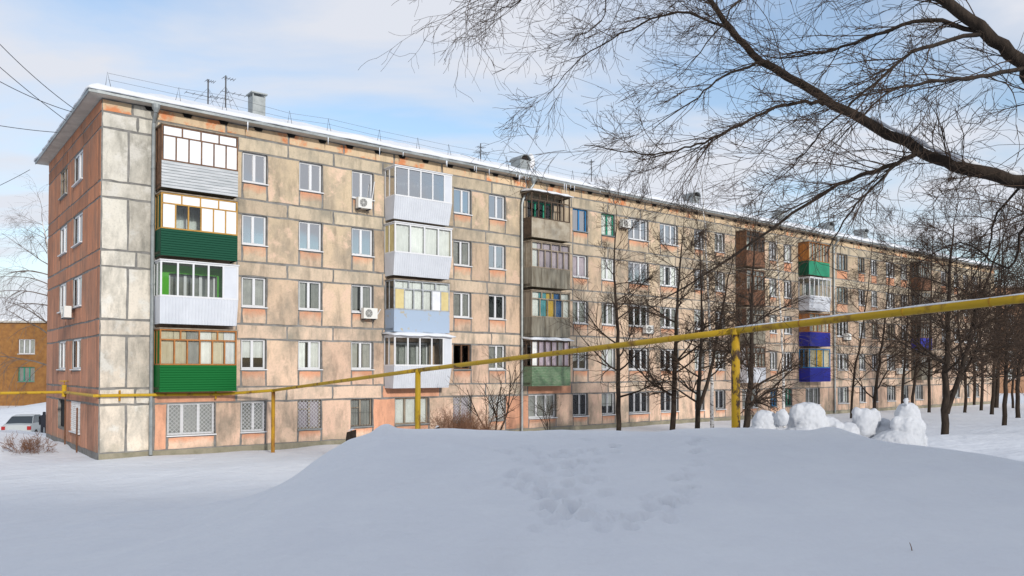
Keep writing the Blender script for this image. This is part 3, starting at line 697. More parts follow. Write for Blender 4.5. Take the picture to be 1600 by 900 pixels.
# ------------------------------------------------------------------ air conditioners on the wall
def ac(loc, rz, label, group=None, hose=None):
    e = empty('air_conditioner', loc, TH+rz); tag(e, label, 'air conditioner')
    MB().box(-.36,.36,-.42,-.14,0,.5).build('casing', M['ac'], e)
    MB().tube([(-.10,-.432,.25),(-.10,-.421,.25)], .185, 20).build('fan_opening', M['ac_dark'], e)
    g = MB()
    for r in (.05,.1,.15,.19): g.tube([(-.10+r*math.cos(q), -.438, .25+r*math.sin(q)) for q in np.linspace(0, 2*math.pi, 17)], .007, 4, False)
    for q in range(4): g.tube([(-.1-.19*math.cos(q*.785),-.438,.25-.19*math.sin(q*.785)),(-.1+.19*math.cos(q*.785),-.438,.25+.19*math.sin(q*.785))], .006, 4, False)
    g.build('fan_guard', M['ac'], e, fix=False)
    for x in (-.25, .25): MB().box(x-.02, x+.02, -.45, -.03, -.06, -.003).build('bracket', M['steel'], e)
    if hose: MB().tube([Vector(p) for p in hose], .022, 6).build('hose', M['pvc'], e)
def acpx(px, py, label, hose=None, out=.3):
    s, z = fac(px, py, out); ac(loc2w(s, .03, z), 0, label, hose=hose)
acpx(568.5, 326, 'air conditioner with white hose below a top storey window', [(.36,-.2,.3),(.52,-.08,.4),(.60,-.06,.9),(.66,-.06,1.35),(.7,-.03,1.42)])
acpx(577, 498, 'air conditioner beside the pale blue balcony', [(.36,-.2,.2),(.55,-.08,.25),(.72,-.06,.5)])
acpx(977, 356, 'air conditioner between a green framed window and a triple window')
acpx(1013, 521, 'air conditioner under a third storey triple window'); acpx(1324, 531, 'air conditioner beyond the deep blue balconies'); acpx(1406, 584, 'low air conditioner at the far end of the facade')
t_, z_ = side(116, 497); q = Vector((CX, CY)) - NV*t_ - U*.03; ac((q.x, q.y, z_), -math.pi/2, 'air conditioner on the red end wall')

# ------------------------------------------------------------------ roof antennas and dish
def antenna(px, base_y, top_y, label, kind):
    s, z = fac(px, base_y, -5.5); zr = roof_z(s, 5.5); top = fac(px, top_y, -5.5)[1]
    e = empty('roof_antenna', loc2w(s, -5.5, zr), TH); tag(e, label, 'antenna'); h = top-zr
    MB().tube([(0,0,-.1),(0,0,h)], .035, 6).build('mast', M['steel'], e)
    for z2, l_, dx in kind:
        b = MB(); b.tube([(-l_/2+dx,0,h*z2),(l_/2+dx,0,h*z2)], .014, 4, False)
        for i in range(5): x = -l_/2+dx+l_*i/4; b.tube([(x,-.22,h*z2),(x,.22,h*z2)], .01, 4, False)
        b.build('crossbar', M['steel'], e, fix=False)
    for q in range(3): MB().tube([(0,0,h*.7),(1.3*math.cos(q*2.1+.4),1.3*math.sin(q*2.1+.4),-.25)], .008, 4, False).build('guy_wire', M['steel'], e, fix=False)
antenna(325, 162, 124, 'short roof antenna mast with slim cross bars next to a taller mast', ((.95,.4,.1),(.4,1.5,-.3)))
antenna(352.5, 164, 118, 'taller roof antenna mast with bent top element', ((.93,.55,.15),(.55,1.2,.4),(.35,1.0,-.2)))
antenna(751, 240, 224, 'small roof antenna above the white balconies', ((.8,.5,0),(.5,.9,.1)))
antenna(924, 276, 249, 'roof antenna above the blue framed window', ((.9,.3,0),(.8,1.0,-.5),(.4,.9,-.3)))
antenna(1303, 362, 338, 'roof antenna with stacked short bars behind the green balcony', ((.9,.5,0),(.7,.5,0),(.5,.5,0)))
s, z = fac(829, 247, -3.2); e = empty('satellite_dish', loc2w(s, -3.2, roof_z(s, 3.2)), TH+R(20)); tag(e, 'white satellite dish beside the hooded roof vent', 'satellite dish')
vs = [(0,.02,.75)]; fs = []
for r in (1,2,3):
    for i in range(16): a = i*math.pi/8; vs.append((.42*r/3*math.cos(a), .02-.09*(r/3)**2, .75+.48*r/3*math.sin(a)))
for i in range(16): fs.append((0, 1+i, 1+(i+1) % 16))
for r in range(2):
    for i in range(16): fs.append((1+r*16+i, 1+(r+1)*16+i, 1+(r+1)*16+(i+1) % 16, 1+r*16+(i+1) % 16))
MB().add(vs, fs).build('dish', M['pvc'], e, smooth=True, fix=False)
MB().tube([(0,.05,-.1),(0,.05,.75)], .03, 6).build('mast', M['steel'], e); MB().tube([(0,0,.4),(.1,-.5,.62)], .015, 5).build('feed_arm', M['steel'], e)

# ------------------------------------------------------------------ gas pipeline
gas = empty('gas_pipeline', (CX, CY, 0)); tag(gas, 'yellow gas pipe running along the wall and over the yard on posts', 'pipeline')
def gl(p): return Vector(p)-Vector((CX, CY, 0))
PIPE = [P(427,610,33.7), P(653,578.5,22.6), P(1149,517,14.3), P(1640,462,10.1), P(1800,446,9.0)]
s1, z1_ = fac(345, 616, .22); t6 = side(107, 612)[0]
q = Vector((CX, CY)) - NV*t6
w1 = Vector((q.x, q.y, 2.50)) - Vector((U.x, U.y, 0))*.17; far = w1 - Vector((U.x, U.y, 0))*9
corner = loc2w(-.17, .17, 2.50)
wallrun = [far, w1, corner, loc2w(1.5,.2,2.50), loc2w(s1, .25, z1_), PIPE[0]]
wallrun = [Vector((p.x, p.y, p.z)) for p in wallrun]
for a, b in zip(wallrun, wallrun[1:]):
    MB().tube([gl(a), gl(b)], .062, 10).build('pipe', M['yellow_pipe'], gas, smooth=False)
for a, b in zip(PIPE, PIPE[1:]):
    d = (b-a); n = 10; MB().tube([gl(a+d*(i/n)) for i in range(n+1)], .058, 12).build('pipe', M['yellow_pipe'], gas, smooth=True)
for a, b in list(zip(PIPE, PIPE[1:]))[:3]:
    for f in (.27, .62, .86):
        c = a.lerp(b, f); u_ = (b-a).normalized(); MB().tube([gl(c-u_*.012), gl(c+u_*.012)], .063, 12).build('weld_ring', M['rust_pipe'], gas)
for p, r, mt in ((PIPE[0], .078, 'rust_pipe'), (PIPE[1], .08, 'yellow_pipe'), (PIPE[2], .078, 'post_pipe')):
    zb = gz(p.x, p.y)-.5; n = 6
    po = MB().tube([gl((p.x, p.y, zb+(p.z-.05-zb)*i/n)) for i in range(n+1)], r, 14).build('post', M[mt], gas, smooth=True)
    MB().tube([gl((p.x, p.y, p.z-.07)), gl((p.x, p.y, p.z+.04))], r*1.12, 14).build('saddle', M['yellow_pipe'], po)
v = w1; vb = MB()
MB().tube([gl(v+Vector((0,0,-.2))), gl(v+Vector((0,0,.32)))], .10, 10).build('valve', M['yellow_pipe'], gas)
MB().tube([gl(v+Vector((0,0,.32))), gl(v+Vector((0,0,.5)))], .02, 6).build('valve_stem', M['rust_pipe'], gas)
MB().tube([gl(v+Vector((0,0,.5))+Vector((.18*math.cos(a),.18*math.sin(a),0))) for a in np.linspace(0, 2*math.pi, 13)], .018, 5, False).build('hand_wheel', M['yellow_pipe'], gas)
for t2 in (t6-.0, t6-2.8):
    b_ = Vector((CX, CY)) - NV*t2 - U*.12; MB().tube([gl((b_.x, b_.y, -.3)), gl((b_.x, b_.y, 2.4 if t2 == t6 else 1.9))], .035, 8).build('riser', M['rust'], gas)
for s_b in (.7, 4.4):
    b_ = loc2w(s_b, .2, 2.5); MB().box(-.03,.03,-.03,.03,-.22,.2).build('wall_bracket', M['rust_pipe'], gas, gl(b_))
# thin snow lying on the sloping pipe
a, b = PIPE[2], PIPE[3]
MB().tube([gl(a+(b-a)*(i/12)+Vector((0,0,.052))) for i in range(13)], [.022+.008*math.sin(i*1.7) for i in range(13)], 6).build('pipe_snow', M['snow_roof'], gas, smooth=True)

# ------------------------------------------------------------------ bare trees
class Tree:
    def __init__(self, seed): self.r = random.Random(seed); self.t = {}
    def mb(self, k): return self.t.setdefault(k, MB())
    def limb(self, key, pts, rads, sides=8): self.mb(key).tube(pts, rads, sides, False)
    def grow(self, p, d, ln, r0, lev, prm):
        r = self.r; n = max(3, int(prm['seg'][lev])); pts = [p.copy()]; d = d.normalized(); st = ln/n; dirs = [d]
        trop = prm['trop'][lev]; wig = prm['wig'][lev]
        for i in range(n):
            d = (d + Vector((r.gauss(0,wig), r.gauss(0,wig), r.gauss(0,wig)*.8)) + Vector((0,0,trop))*(st)).normalized()
            pts.append(pts[-1]+d*st); dirs.append(d)
        r1 = max(prm['rmin'], r0*.25); rads = [r0+(r1-r0)*i/n for i in range(n+1)]
        self.mb('limb' if lev < prm['tl'] else 'twigs').tube(pts, rads, (6, 5, 4, 3, 3)[min(lev, 4)] , False)
        if lev+1 < prm['lev']:
            for _ in range(prm['kids'][lev]):
                f = r.uniform(prm['from'][lev], 1.0); i = min(int(f*n), n-1); q = pts[i].lerp(pts[i+1], f*n-i)
                ax = dirs[i].orthogonal().normalized(); ax.rotate(Matrix.Rotation(r.uniform(0, 6.28), 3, dirs[i]))
                ang = r.uniform(*prm['ang'][lev]); dd = (dirs[i]*math.cos(ang)+ax*math.sin(ang)); dd.z = dd.z*prm.get('flat', 1)
                self.grow(q, dd, ln*r.uniform(*prm['len'][lev])*(1.15-.5*f), max(prm['rmin'], rads[i]*prm['rr']), lev+1, prm)
    def done(self, name, label, cat, base, mats, group=None):
        e = empty(name, base); tag(e, label, cat, group)
        for k, mb in self.t.items():
            mb.v = [(x-base[0], y-base[1], z-base[2]) for x, y, z in mb.v]
            ob_ = mb.build({'trunk':'trunk','limb':'limbs','twigs':'twigs'}[k], mats[k], e, smooth=True, fix=False)
            if k != 'trunk': ob_['kind'] = 'stuff'
        return e
DARK = {'trunk': M['bark'], 'limb': M['bark'], 'twigs': M['twig']}; BIR = {'trunk': M['birch'], 'limb': M['birch_twig'], 'twigs': M['birch_twig']}
LINDEN = dict(lev=4, tl=2, seg=[7,6,5,4], trop=[.06,.05,.02,.0], wig=[.10,.13,.17,.2], kids=[9,10,8], ang=[(.5,1.0),(.5,1.0),(.4,1.0)], len=[(.5,.75),(.4,.7),(.4,.8)], rr=.66, rmin=.0066)
LINDEN['from'] = [.15,.12,.1]
BIRCH = dict(lev=4, tl=2, seg=[6,6,7,5], trop=[.05,-.12,-.45,-.6], wig=[.08,.12,.13,.12], kids=[8,8,5], ang=[(.4,.9),(.5,1.0),(.4,.9)], len=[(.5,.8),(.5,.9),(.5,.9)], rr=.5, rmin=.0045)
BIRCH['from'] = [.2,.15,.15]
def yard_tree(path, r_px, D, label, seed, prm=LINDEN, mats=DARK, name='bare_tree', limbs=12, llen=3.2, group=None, first=.22, second=None):
    """trunk through pixel path (base first) at distance D, limbs from above the first fork"""
    T = Tree(seed); pts = [P(x, y, D) for x, y in path]; g = gz(pts[0].x, pts[0].y)
    pts[0].z = g-.3; k = len(pts)
    r0 = r_px/2*D/F
    def stem(pts, r0):
        cp = [pts[0]]
        for i in range(len(pts)-1):
            a = pts[max(i-1,0)]; b = pts[i]; c = pts[i+1]; d = pts[min(i+2,len(pts)-1)]
            for q in range(1, 6):
                u = q/5; cp.append(.5*((2*b)+(c-a)*u+(2*a-5*b+4*c-d)*u*u+(3*b-a-3*c+d)*u**3)+Vector((T.r.gauss(0,.015), T.r.gauss(0,.03), 0)))
        n = len(cp); rad = [max(.012, r0*(1-(i/(n-1))**1.1*.88)) for i in range(n)]; rad[0] *= 1.25
        T.limb('trunk', cp, rad, 9); return cp, rad
    stems = [stem(pts, r0)]
    if second: stems.append(stem([P(x, y, D+dd) for x, y, dd in second], r0*.75))
    for cp, rad in stems:
        n = len(cp)
        for i in range(limbs):
            f = first + (1-first)*(i+T.r.random())/limbs; j = min(int(f*(n-1)), n-2); d = (cp[j+1]-cp[j]).normalized()
            a = T.r.uniform(0, 6.28) if i % 2 else T.r.choice((0, math.pi))+T.r.uniform(-.5,.5)
            out = Vector((math.cos(a), math.sin(a), 0)); tilt = T.r.uniform(.25, 1.0)
            T.grow(cp[j], out*1.0+d*tilt, llen*(1.15-.65*f)*T.r.uniform(.7,1.2), rad[j]*.5, 1, prm)
        T.grow(cp[-1], cp[-1]-cp[-2], llen*.6, rad[-1], 1, prm)
    return T.done(name, label, 'tree', (pts[0].x, pts[0].y, g), mats, group)
yard_tree([(967,680),(966,600),(964,500),(960,430),(963,340)], 8.5, 40, 'bare dark tree with straight single trunk before the blue framed window', 11, llen=3.4, limbs=15)
yard_tree([(1050,682),(1054,600),(1056,520),(1060,440),(1068,360)], 9.5, 38, 'bare dark tree with slightly bent trunk before the triple windows', 12, llen=3.2, limbs=14)
yard_tree([(1089,680),(1091,630),(1094,560),(1097,470),(1092,370)], 9, 37, 'bare tree forking low into one upright and one leaning stem', 13, second=[(1091,640,0),(1108,590,.2),(1122,520,.4),(1135,450,.6),(1150,380,.8)], llen=2.8, limbs=11)
yard_tree([(1163,676),(1169,640),(1175,560),(1174,470),(1180,380)], 12, 34, 'thick trunked bare tree with curved foot behind the rusty post', 14, llen=3.2, limbs=15)
yard_tree([(1113,674),(1111,600),(1108,500),(1104,400),(1098,300)], 6.5, 43, 'slender white birch between dark trunks', 15, BIRCH, BIR, 'birch_tree', llen=3.0, limbs=14, first=.4)
yard_tree([(1226,660),(1224,600),(1221,520),(1217,440),(1212,370)], 5, 46, 'thin birch beside the green window grille', 16, BIRCH, BIR, 'birch_tree', llen=2.4, limbs=11, first=.4)
yard_tree([(1364,650),(1368,610),(1378,540),(1386,470),(1398,380)], 6, 48, 'bare tree leaning right beyond the deep blue balconies', 17, llen=3.4, limbs=13)
yard_tree([(1410,640),(1411,600),(1415,540),(1420,460),(1424,400)], 5, 52, 'thin upright bare tree behind the snow figure', 18, llen=3.2, limbs=11)
yard_tree([(1424,640),(1430,590),(1436,540),(1440,460),(1450,390)], 5, 54, 'thin leaning bare tree behind the snow figure', 19, llen=3.4, limbs=11)
yard_tree([(1474,661),(1478,600),(1481,520),(1484,430),(1490,350)], 12, 30, 'stout double stemmed bare tree on the open snow', 20, second=[(1478,645,0),(1502,580,.1),(1522,500,.2),(1545,430,.4),(1580,340,.6)], llen=3.3, limbs=15)
yard_tree([(1569,649),(1571,600),(1573,540),(1570,450),(1566,370)], 7.5, 38, 'bare tree with pale scar at its foot on the open snow', 21, llen=3.4, limbs=13)
for i, (x, y, D, r) in enumerate(((1508,640,62,5),(1533,640,66,5),(1549,640,58,6),(1590,636,52,7),(1610,640,46,8),(1452,640,64,5),(1655,640,40,9),(1330,655,56,4),(1522,640,80,4),(1556,638,72,7),(1583,638,70,4),(1625,638,66,6))):
    yard_tree([(x,y),(x+2+(i*7)%5-2,590),(x+((i*37)%29)-10,520),(x+((i*37)%29)*1.4-12,450),(x+((i*37)%29)*2-16,370-(i%3)*30)], r, D, 'bare tree in the thicket at the far end of the block' if i != 7 else 'small bare tree close to the facade by the triple windows', 40+i, llen=3.6, limbs=13, group='thicket trees' if i != 7 else None)
# birch beyond the end wall
yard_tree([(92,640),(88,560),(82,480),(76,400),(66,345)], 8, 62, 'tall hazy birch behind the end of the block', 61, BIRCH, BIR, 'birch_tree', llen=5.2, limbs=26, first=.15)
# saplings by the wall, shrub, dry stems
SAP = dict(LINDEN); SAP.update(lev=3, kids=[7,6,4], trop=[.25,.2,.1], wig=[.12,.15,.2], rmin=.005)
def sapling(px, py, D, h, n, label, seed, mats=DARK, spread=.6, r=.035, name='sapling', cat='sapling', prm=SAP):
    T = Tree(seed); b = P(px, py, D); g = gz(b.x, b.y); b.z = g-.1
    for i in range(n):
        a = i*6.28/n+T.r.random(); T.grow(b+Vector((T.r.gauss(0,.06*n**.5), T.r.gauss(0,.06*n**.5), 0)), Vector((math.cos(a)*spread, math.sin(a)*spread, 1)), h*T.r.uniform(.7,1.1), r*T.r.uniform(.7,1), 0, prm)
    return T.done(name, label, cat, (b.x, b.y, g), mats)
sapling(772, 672, 38, 3.6, 3, 'forked sapling against the wall beside the second downpipe', 71, spread=.5, r=.06)
sapling(859, 677, 40, 2.6, 2, 'slim sapling before the triple window under the green balcony', 72, spread=.4, r=.04)
SHR = dict(SAP); SHR.update(lev=3, kids=[7,5], seg=[5,4,3], wig=[.1,.16,.2], rmin=.0045)
sapling(728, 672, 36, 1.5, 60, 'dense reddish bare shrub at the foot of the wall', 73, {'trunk': M['red_twig'], 'limb': M['red_twig'], 'twigs': M['red_twig']}, spread=1.0, r=.010, name='shrub', cat='shrub', prm=SHR)
sapling(40, 705, 33.0, .8, 18, 'dry reddish shrub on the snow bank near the parked car', 74, {'trunk': M['red_twig'], 'limb': M['red_twig'], 'twigs': M['red_twig']}, spread=1.6, r=.008, name='shrub', cat='shrub', prm=SHR)
def stump(px, py, D, r, h, label):
    b = P(px, py, D); g = gz(b.x, b.y); mb = MB(); vs = []; n = 14
    for k in range(6):
        for j in range(n):
            a = j*2*math.pi/n; q = r*(1.15-.03*k)*(1+.13*mnoise.noise((math.cos(a)*2, math.sin(a)*2, k*.6+px))); vs.append((q*math.cos(a)+.02*k, q*math.sin(a), -.3+(h+.3)*k/5+(.05*math.cos(a) if k == 5 else 0)))
    mb.add(vs, [(k*n+j, k*n+(j+1) % n, (k+1)*n+(j+1) % n, (k+1)*n+j) for k in range(5) for j in range(n)]+[tuple(range(5*n, 6*n))])
    e = empty('tree_stump', (b.x, b.y, g)); tag(e, label, 'stump'); mb.build('stump_wood', M['bark'], e)
    c = MB(); vs = [(.1,0,h+.1)]
    for j in range(12): a = j*math.pi/6; vs.append((.1+r*.9*math.cos(a), r*.9*math.sin(a), h+.03+.04*math.cos(a)))
    c.add(vs, [(0, 1+j, 1+(j+1) % 12) for j in range(12)]).build('snow_cap', M['snow_roof'], e, smooth=True)
stump(545, 690, 30, .18, 1.05, 'sawn tree stump with snow cap before the wooden framed windows')
stump(679, 672, 33, .11, .9, 'thin sawn tree stump beside the reddish shrub')

# big tree overhanging from the right: trunk stands just outside the frame
T = Tree(99)
def pp(*a): return [P(x, y, D) for x, y, D in a]
def smooth(pts, k=5):
    out = [pts[0]]
    for i in range(len(pts)-1):
        a = pts[max(i-1,0)]; b = pts[i]; c = pts[i+1]; d = pts[min(i+2,len(pts)-1)]
        for q in range(1, k+1):
            u = q/k; out.append(.5*((2*b)+(c-a)*u+(2*a-5*b+4*c-d)*u*u+(3*b-a-3*c+d)*u**3)+Vector((T.r.gauss(0,.012), T.r.gauss(0,.03), T.r.gauss(0,.012))))
    return out
base = Vector((10.3, 10.6, gz(10.3, 10.6)))
fork = Vector((10.0, 10.7, 5.3))
T.limb('trunk', smooth([base+Vector((0,0,-.4)), base+Vector((-.05,0,1.6)), fork, Vector((9.9,10.5,7.5)), Vector((9.6,10.4,10))]), [.30-.007*i for i in range(21)], 12)
LIMBS = [
 ([fork]+pp((1660,300,10.8),(1600,284,11),(1500,262,11.3),(1440,235,11.6),(1300,163,12),(1190,95,12.4),(1140,45,12.6),(1105,-8,12.8),(1080,-70,13)), .118, .026, 1),
 ([Vector((9.9,10.5,7.2))]+pp((1660,160,10.2),(1600,104,10.2),(1540,52,10.3),(1470,-6,10.5),(1400,-70,10.8)), .11, .06, 1),
 (pp((1440,235,11.6),(1400,256,11.4),(1340,275,11.4),(1262,320,11.5),(1150,398,11.7),(1035,470,11.9)), .040, .010, 0),
 (pp((1300,163,12.0),(1257,158,12.05),(1200,172,12.0),(1150,198,11.9),(1100,222,11.9),(1047,237,11.9),(989,240,12),(914,226,12.2)), .030, .006, 0),
 (pp((1440,235,11.6),(1390,268,11),(1330,330,10.6),(1290,400,10.4)), .026, .006, 0),
 (pp((1540,52,10.3),(1450,32,10.6),(1350,60,11),(1270,85,11.4),(1195,88,11.8)), .034, .008, 0),
 (pp((1540,52,10.3),(1440,75,10),(1380,118,9.8),(1300,190,9.7),(1240,260,9.8)), .030, .006, 0),
 (pp((1600,104,10.2),(1530,120,9.6),(1440,130,9.3),(1380,150,9.2),(1300,230,9.3)), .030, .006, 0),
 (pp((1190,95,12.4),(1130,120,12.2),(1080,160,12),(1020,200,12)), .022, .005, 0),
 (pp((1140,45,12.6),(1060,20,12.6),(985,45,12.6),(910,90,12.7),(850,155,12.8)), .022, .004, 0),
 (pp((1600,284,11),(1560,330,11.5),(1540,400,12),(1500,470,12.4)), .022, .005, 0),
 ([Vector((9.7,10.4,9))]+pp((1500,-130,11),(1300,-120,12),(1100,-100,12.6),(920,-80,13),(760,-30,13.2)), .08, .014, 1),
 (pp((1300,-120,12),(1250,-100,12.1),(1180,-30,12),(1120,50,11.8),(1060,120,11.7)), .026, .005, 0),
 (pp((1100,-100,12.6),(1050,-85,12.7),(960,-30,12.6),(940,30,12.6),(880,75,12.6)), .022, .004, 0),
 (pp((920,-80,13),(830,-20,13),(800,10,13),(740,20,13.1)), .018, .004, 0),
 ([fork]+pp((1640,330,10.6),(1580,420,11.5),(1500,380,12.5),(1420,420,13.5)), .025, .006, 0),
]
WIL = dict(lev=3, tl=0, seg=[7,6,5], trop=[-.22,-.16,-.10], wig=[.13,.16,.2], kids=[6,4], ang=[(.35,.9),(.35,1.0)], len=[(.35,.75),(.35,.75)], rr=.6, rmin=.0026)
WIL['from'] = [.12,.1]
for pts, r0, r1, main in LIMBS:
    cp = smooth(pts); n = len(cp); rad = [r0+(r1-r0)*i/(n-1) for i in range(n)]
    T.limb('limb', cp, rad, 10 if main else 6)
    length = sum((cp[i+1]-cp[i]).length for i in range(n-1)); cnt = int(length*(3.3 if main else 4.2))
    for i in range(cnt):
        f = T.r.uniform(.12 if main else .05, 1); j = min(int(f*(n-1)), n-2); d = (cp[j+1]-cp[j]).normalized()
        a = Vector((T.r.gauss(-.5,.6), T.r.gauss(0,.8), T.r.gauss(.05,.6))); dd = d*.75+a*.6
        T.grow(cp[j].lerp(cp[j+1], T.r.random()), dd, T.r.uniform(.7, 2.1)*(1.1 if main else .8), min(rad[j]*.5, .009), 0, WIL)
bt = T.done('overhanging_tree', 'large bare tree reaching over the snowbank with snow on its lowest limb', 'tree', base, DARK)
cp = smooth(LIMBS[0][0]); vs = [p-base+Vector((0,0,.115-.006*abs(i-12))) for i, p in enumerate(cp[6:24])]
MB().tube(vs, [.02+.03*math.sin(math.pi*i/17)+.008*math.sin(i*2.3) for i in range(18)], 8).build('limb_snow', M['snow_roof'], bt, smooth=True)

b = P(1427, 897, 7.2); g = gz(b.x, b.y); o = MB().tube([(0,0,-.05),(-.01,.01,.03),(-.03,.0,.075)], [.005,.004,.003], 5).build('dry_stem', M['red_twig'], None, (b.x, b.y, g)); tag(o, 'short reddish dry stem poking out of the foreground snow', 'stem')
# ------------------------------------------------------------------ packed snow figures
def blob(name, label, parts, D, cat):
    import bmesh
    c = P(parts[0][0], 690, D); g = gz(c.x, c.y); bm = bmesh.new()
    for (x, y, rx, rz) in parts:
        p = P(x, y, D+rnd.uniform(-.15,.15)); k = D/F
        m = Matrix.Translation((p.x-c.x, p.y-c.y, p.z-g)) @ Matrix.Diagonal((rx*k, rx*k*.8, rz*k, 1)); bmesh.ops.create_icosphere(bm, subdivisions=4, radius=1, matrix=m)
    me = bpy.data.meshes.new(name); bm.to_mesh(me); bm.free(); me.materials.append(M['snow_packed'])
    o = link(name, me, None, (c.x, c.y, g)); rm = o.modifiers.new('r', 'REMESH'); rm.mode = 'VOXEL'; rm.voxel_size = .028
    sm = o.modifiers.new('s', 'SMOOTH'); sm.iterations = 3
    tx = bpy.data.textures.new(name, 'CLOUDS'); tx.noise_scale = .30; tx.noise_depth = 3; dm = o.modifiers.new('d', 'DISPLACE'); dm.texture = tx; dm.strength = .11; dm.mid_level = .5
    t2 = bpy.data.textures.new(name+'_grain', 'CLOUDS'); t2.noise_scale = .09; t2.noise_depth = 4; d2 = o.modifiers.new('g', 'DISPLACE'); d2.texture = t2; d2.strength = .055; d2.mid_level = .5
    dg = bpy.context.evaluated_depsgraph_get(); m2 = bpy.data.meshes.new_from_object(o.evaluated_get(dg)); o.modifiers.clear(); o.data = m2
    m2.polygons.foreach_set('use_smooth', [True]*len(m2.polygons)); tag(o, label, cat)
blob('snow_sculpture', 'low lumpy pile of packed snow balls nearest the rusty post', [(1195,662,20,22),(1222,652,11,14),(1180,685,30,18),(1210,688,30,18),(1232,690,26,14),(1190,672,12,10),(1208,668,9,9)], 20, 'snow sculpture')
blob('snow_sculpture', 'broad rounded dome of packed snow', [(1262,660,30,32),(1295,672,22,22),(1250,690,44,22),(1300,694,40,20),(1278,650,12,16),(1322,690,24,12),(1246,648,13,17),(1308,668,10,10),(1326,674,17,14),(1318,684,22,18)], 20.3, 'snow sculpture')
blob('snow_sculpture', 'rounded packed snow head with low wall beside a taller figure', [(1352,662,18,24),(1345,690,26,20),(1375,684,22,18),(1325,692,24,14),(1340,650,9,14),(1366,652,10,13),(1388,690,22,15),(1380,668,15,15),(1336,676,18,18)], 20.5, 'snow sculpture')
blob('snow_sculpture', 'tall packed snow figure with small knob on top', [(1418,648,19,19),(1416,627,4,6),(1420,672,24,26),(1400,694,38,22),(1428,668,10,26),(1400,664,9,14),(1435,690,13,18),(1385,698,22,12)], 20, 'snow sculpture')

# ------------------------------------------------------------------ overhead wires to the end eave
def wire(name, a, b, sag, label, r=.014):
    pts = [a.lerp(b, i/24)+Vector((0,0,-sag*4*(i/24)*(1-i/24))) for i in range(25)]
    o = MB().tube([p-a for p in pts], r, 5).build(name, M['wire'], None, a); tag(o, label, 'cable')
def eave(px, py):
    t, z = side(px, py); q = Vector((CX, CY)) - NV*(t*.9) - U*(OV+.07); return Vector((q.x, q.y, TOPZ+.02))
for (x0, y0, D0), (ex, ey), sag, lb in (((-160,-120,26),(139,186),.5,'black cable curving down to the eave corner'), ((-160,-45,26),(124,178),.2,'thin cable reaching the snowy eave'), ((-160,20,26),(135,185),.4,'lower black cable of the crossing pair'),
        ((-160,162,27),(108,206),.15,'nearly level black cable ending under the eave'), ((-160,345,40),(60,240),.3,'thin cable sagging from the far eave')):
    wire('overhead_cable', eave(ex, ey), P(x0, y0, D0), sag, lb)

# ------------------------------------------------------------------ ochre brick building far left
bb = empty('brick_building', P(-60, 690, 78)); bb.location.z = -.4; tag(bb, 'ochre brick building behind the parked car', 'building'); bb.rotation_euler = (0,0,R(6))
W2, H2 = 26.0, 8.6; hs = []
kpx = 78/F
for zc in (6.35-.1, 3.5):
    for xx in (-9.5,-5.5, -1.2, 2.9+3.0, 10): hs.append((xx-.78+0, xx+.78, zc-.72, zc+.72, 0, 0))
holed_wall(hs, -14, 12, -1, H2, lambda s, d, z: (s, d, z), .25).build('wall', M['brick'], bb, fix=False)
MB().box(-14, 12, 5, 5.2, -1, H2-.05).build('rear_wall', M['brick'], bb); MB().box(11.8, 12, .02, 5, -1, H2-.05).build('end_wall', M['brick'], bb); MB().box(-14, -13.8, .02, 5, -1, H2-.05).build('end_wall', M['brick'], bb)
MB().box(-14.3, 12.3, -.3, 5.4, H2, H2+.18).build('roof', M['soffit'], bb); MB().box(-14.25, 12.25, -.25, 5.35, H2+.182, H2+.36).build('roof_snow', M['snow_roof'], bb)
for i, h in enumerate(hs): window(bb, ((h[0]+h[1])/2, 0, h[2]), 1.54, 1.44, style='pvc' if i < 5 else 'green', n=3, curt='g')

fb = empty('brown_block', P(1640, 600, 125)); fb.location.z = .2; fb.rotation_euler = (0,0,R(20)); tag(fb, 'brown brick block hidden behind the thicket at the far end of the yard', 'building')
hs = [(x-.75, x+.75, z, z+1.5, 0, 0) for z in (2.0,4.8,7.6,10.4,13.2) for x in np.arange(-15, 19, 3.4)]
holed_wall(hs, -18, 20, -1, 16, lambda s, d, z: (s, d, z), .25).build('wall', M['brown_brick'], fb, fix=False)
for h in hs: window(fb, ((h[0]+h[1])/2, 0, h[2]), 1.48, 1.5, n=2, curt='g', small=True)
MB().box(-18, -17.8, .02, 12, -1, 15.95).build('end_wall', M['brown_brick'], fb); MB().box(-18, 20, 12, 12.2, -1, 15.95).build('rear_wall', M['brown_brick'], fb); MB().box(-18.4, 20.4, -.4, 12.4, 16, 16.2).build('roof', M['soffit'], fb); MB().box(-18.3, 20.3, -.3, 12.3, 16.202, 16.4).build('roof_snow', M['snow_roof'], fb)

# ------------------------------------------------------------------ parked car and person
cp_ = P(46, 684, 50); car = empty('parked_car', (cp_.x, cp_.y, gz(cp_.x, cp_.y)+.0), R(12)); tag(car, 'pale grey sedan parked beside the snow bank', 'car')
prof = [(-2.1,.35,.72),(-2.12,.62,.78),(-2.05,.92,.80),(-1.75,1.0,.80),(-1.2,1.02,.80),(.2,1.0,.81),(1.0,.95,.80),(1.7,.82,.76),(2.0,.62,.70),(2.02,.35,.66)]
vs = []; fs = []; n = len(prof)
for y, z, hw in prof: vs += [(-hw, y, .28), (-hw*1.02, y, (z+.28)/2), (-hw*.94, y, z), (0, y, z+.025), (hw*.94, y, z), (hw*1.02, y, (z+.28)/2), (hw, y, .28)]
for i in range(n-1):
    for j in range(6): fs.append((i*7+j, i*7+j+1, (i+1)*7+j+1, (i+1)*7+j))
    fs.append((i*7+6, i*7, (i+1)*7, (i+1)*7+6))
fs += [tuple(range(6,-1,-1)), tuple(range((n-1)*7, n*7))]
MB().add(vs, fs).build('body', M['white_paint'], car, smooth=False)
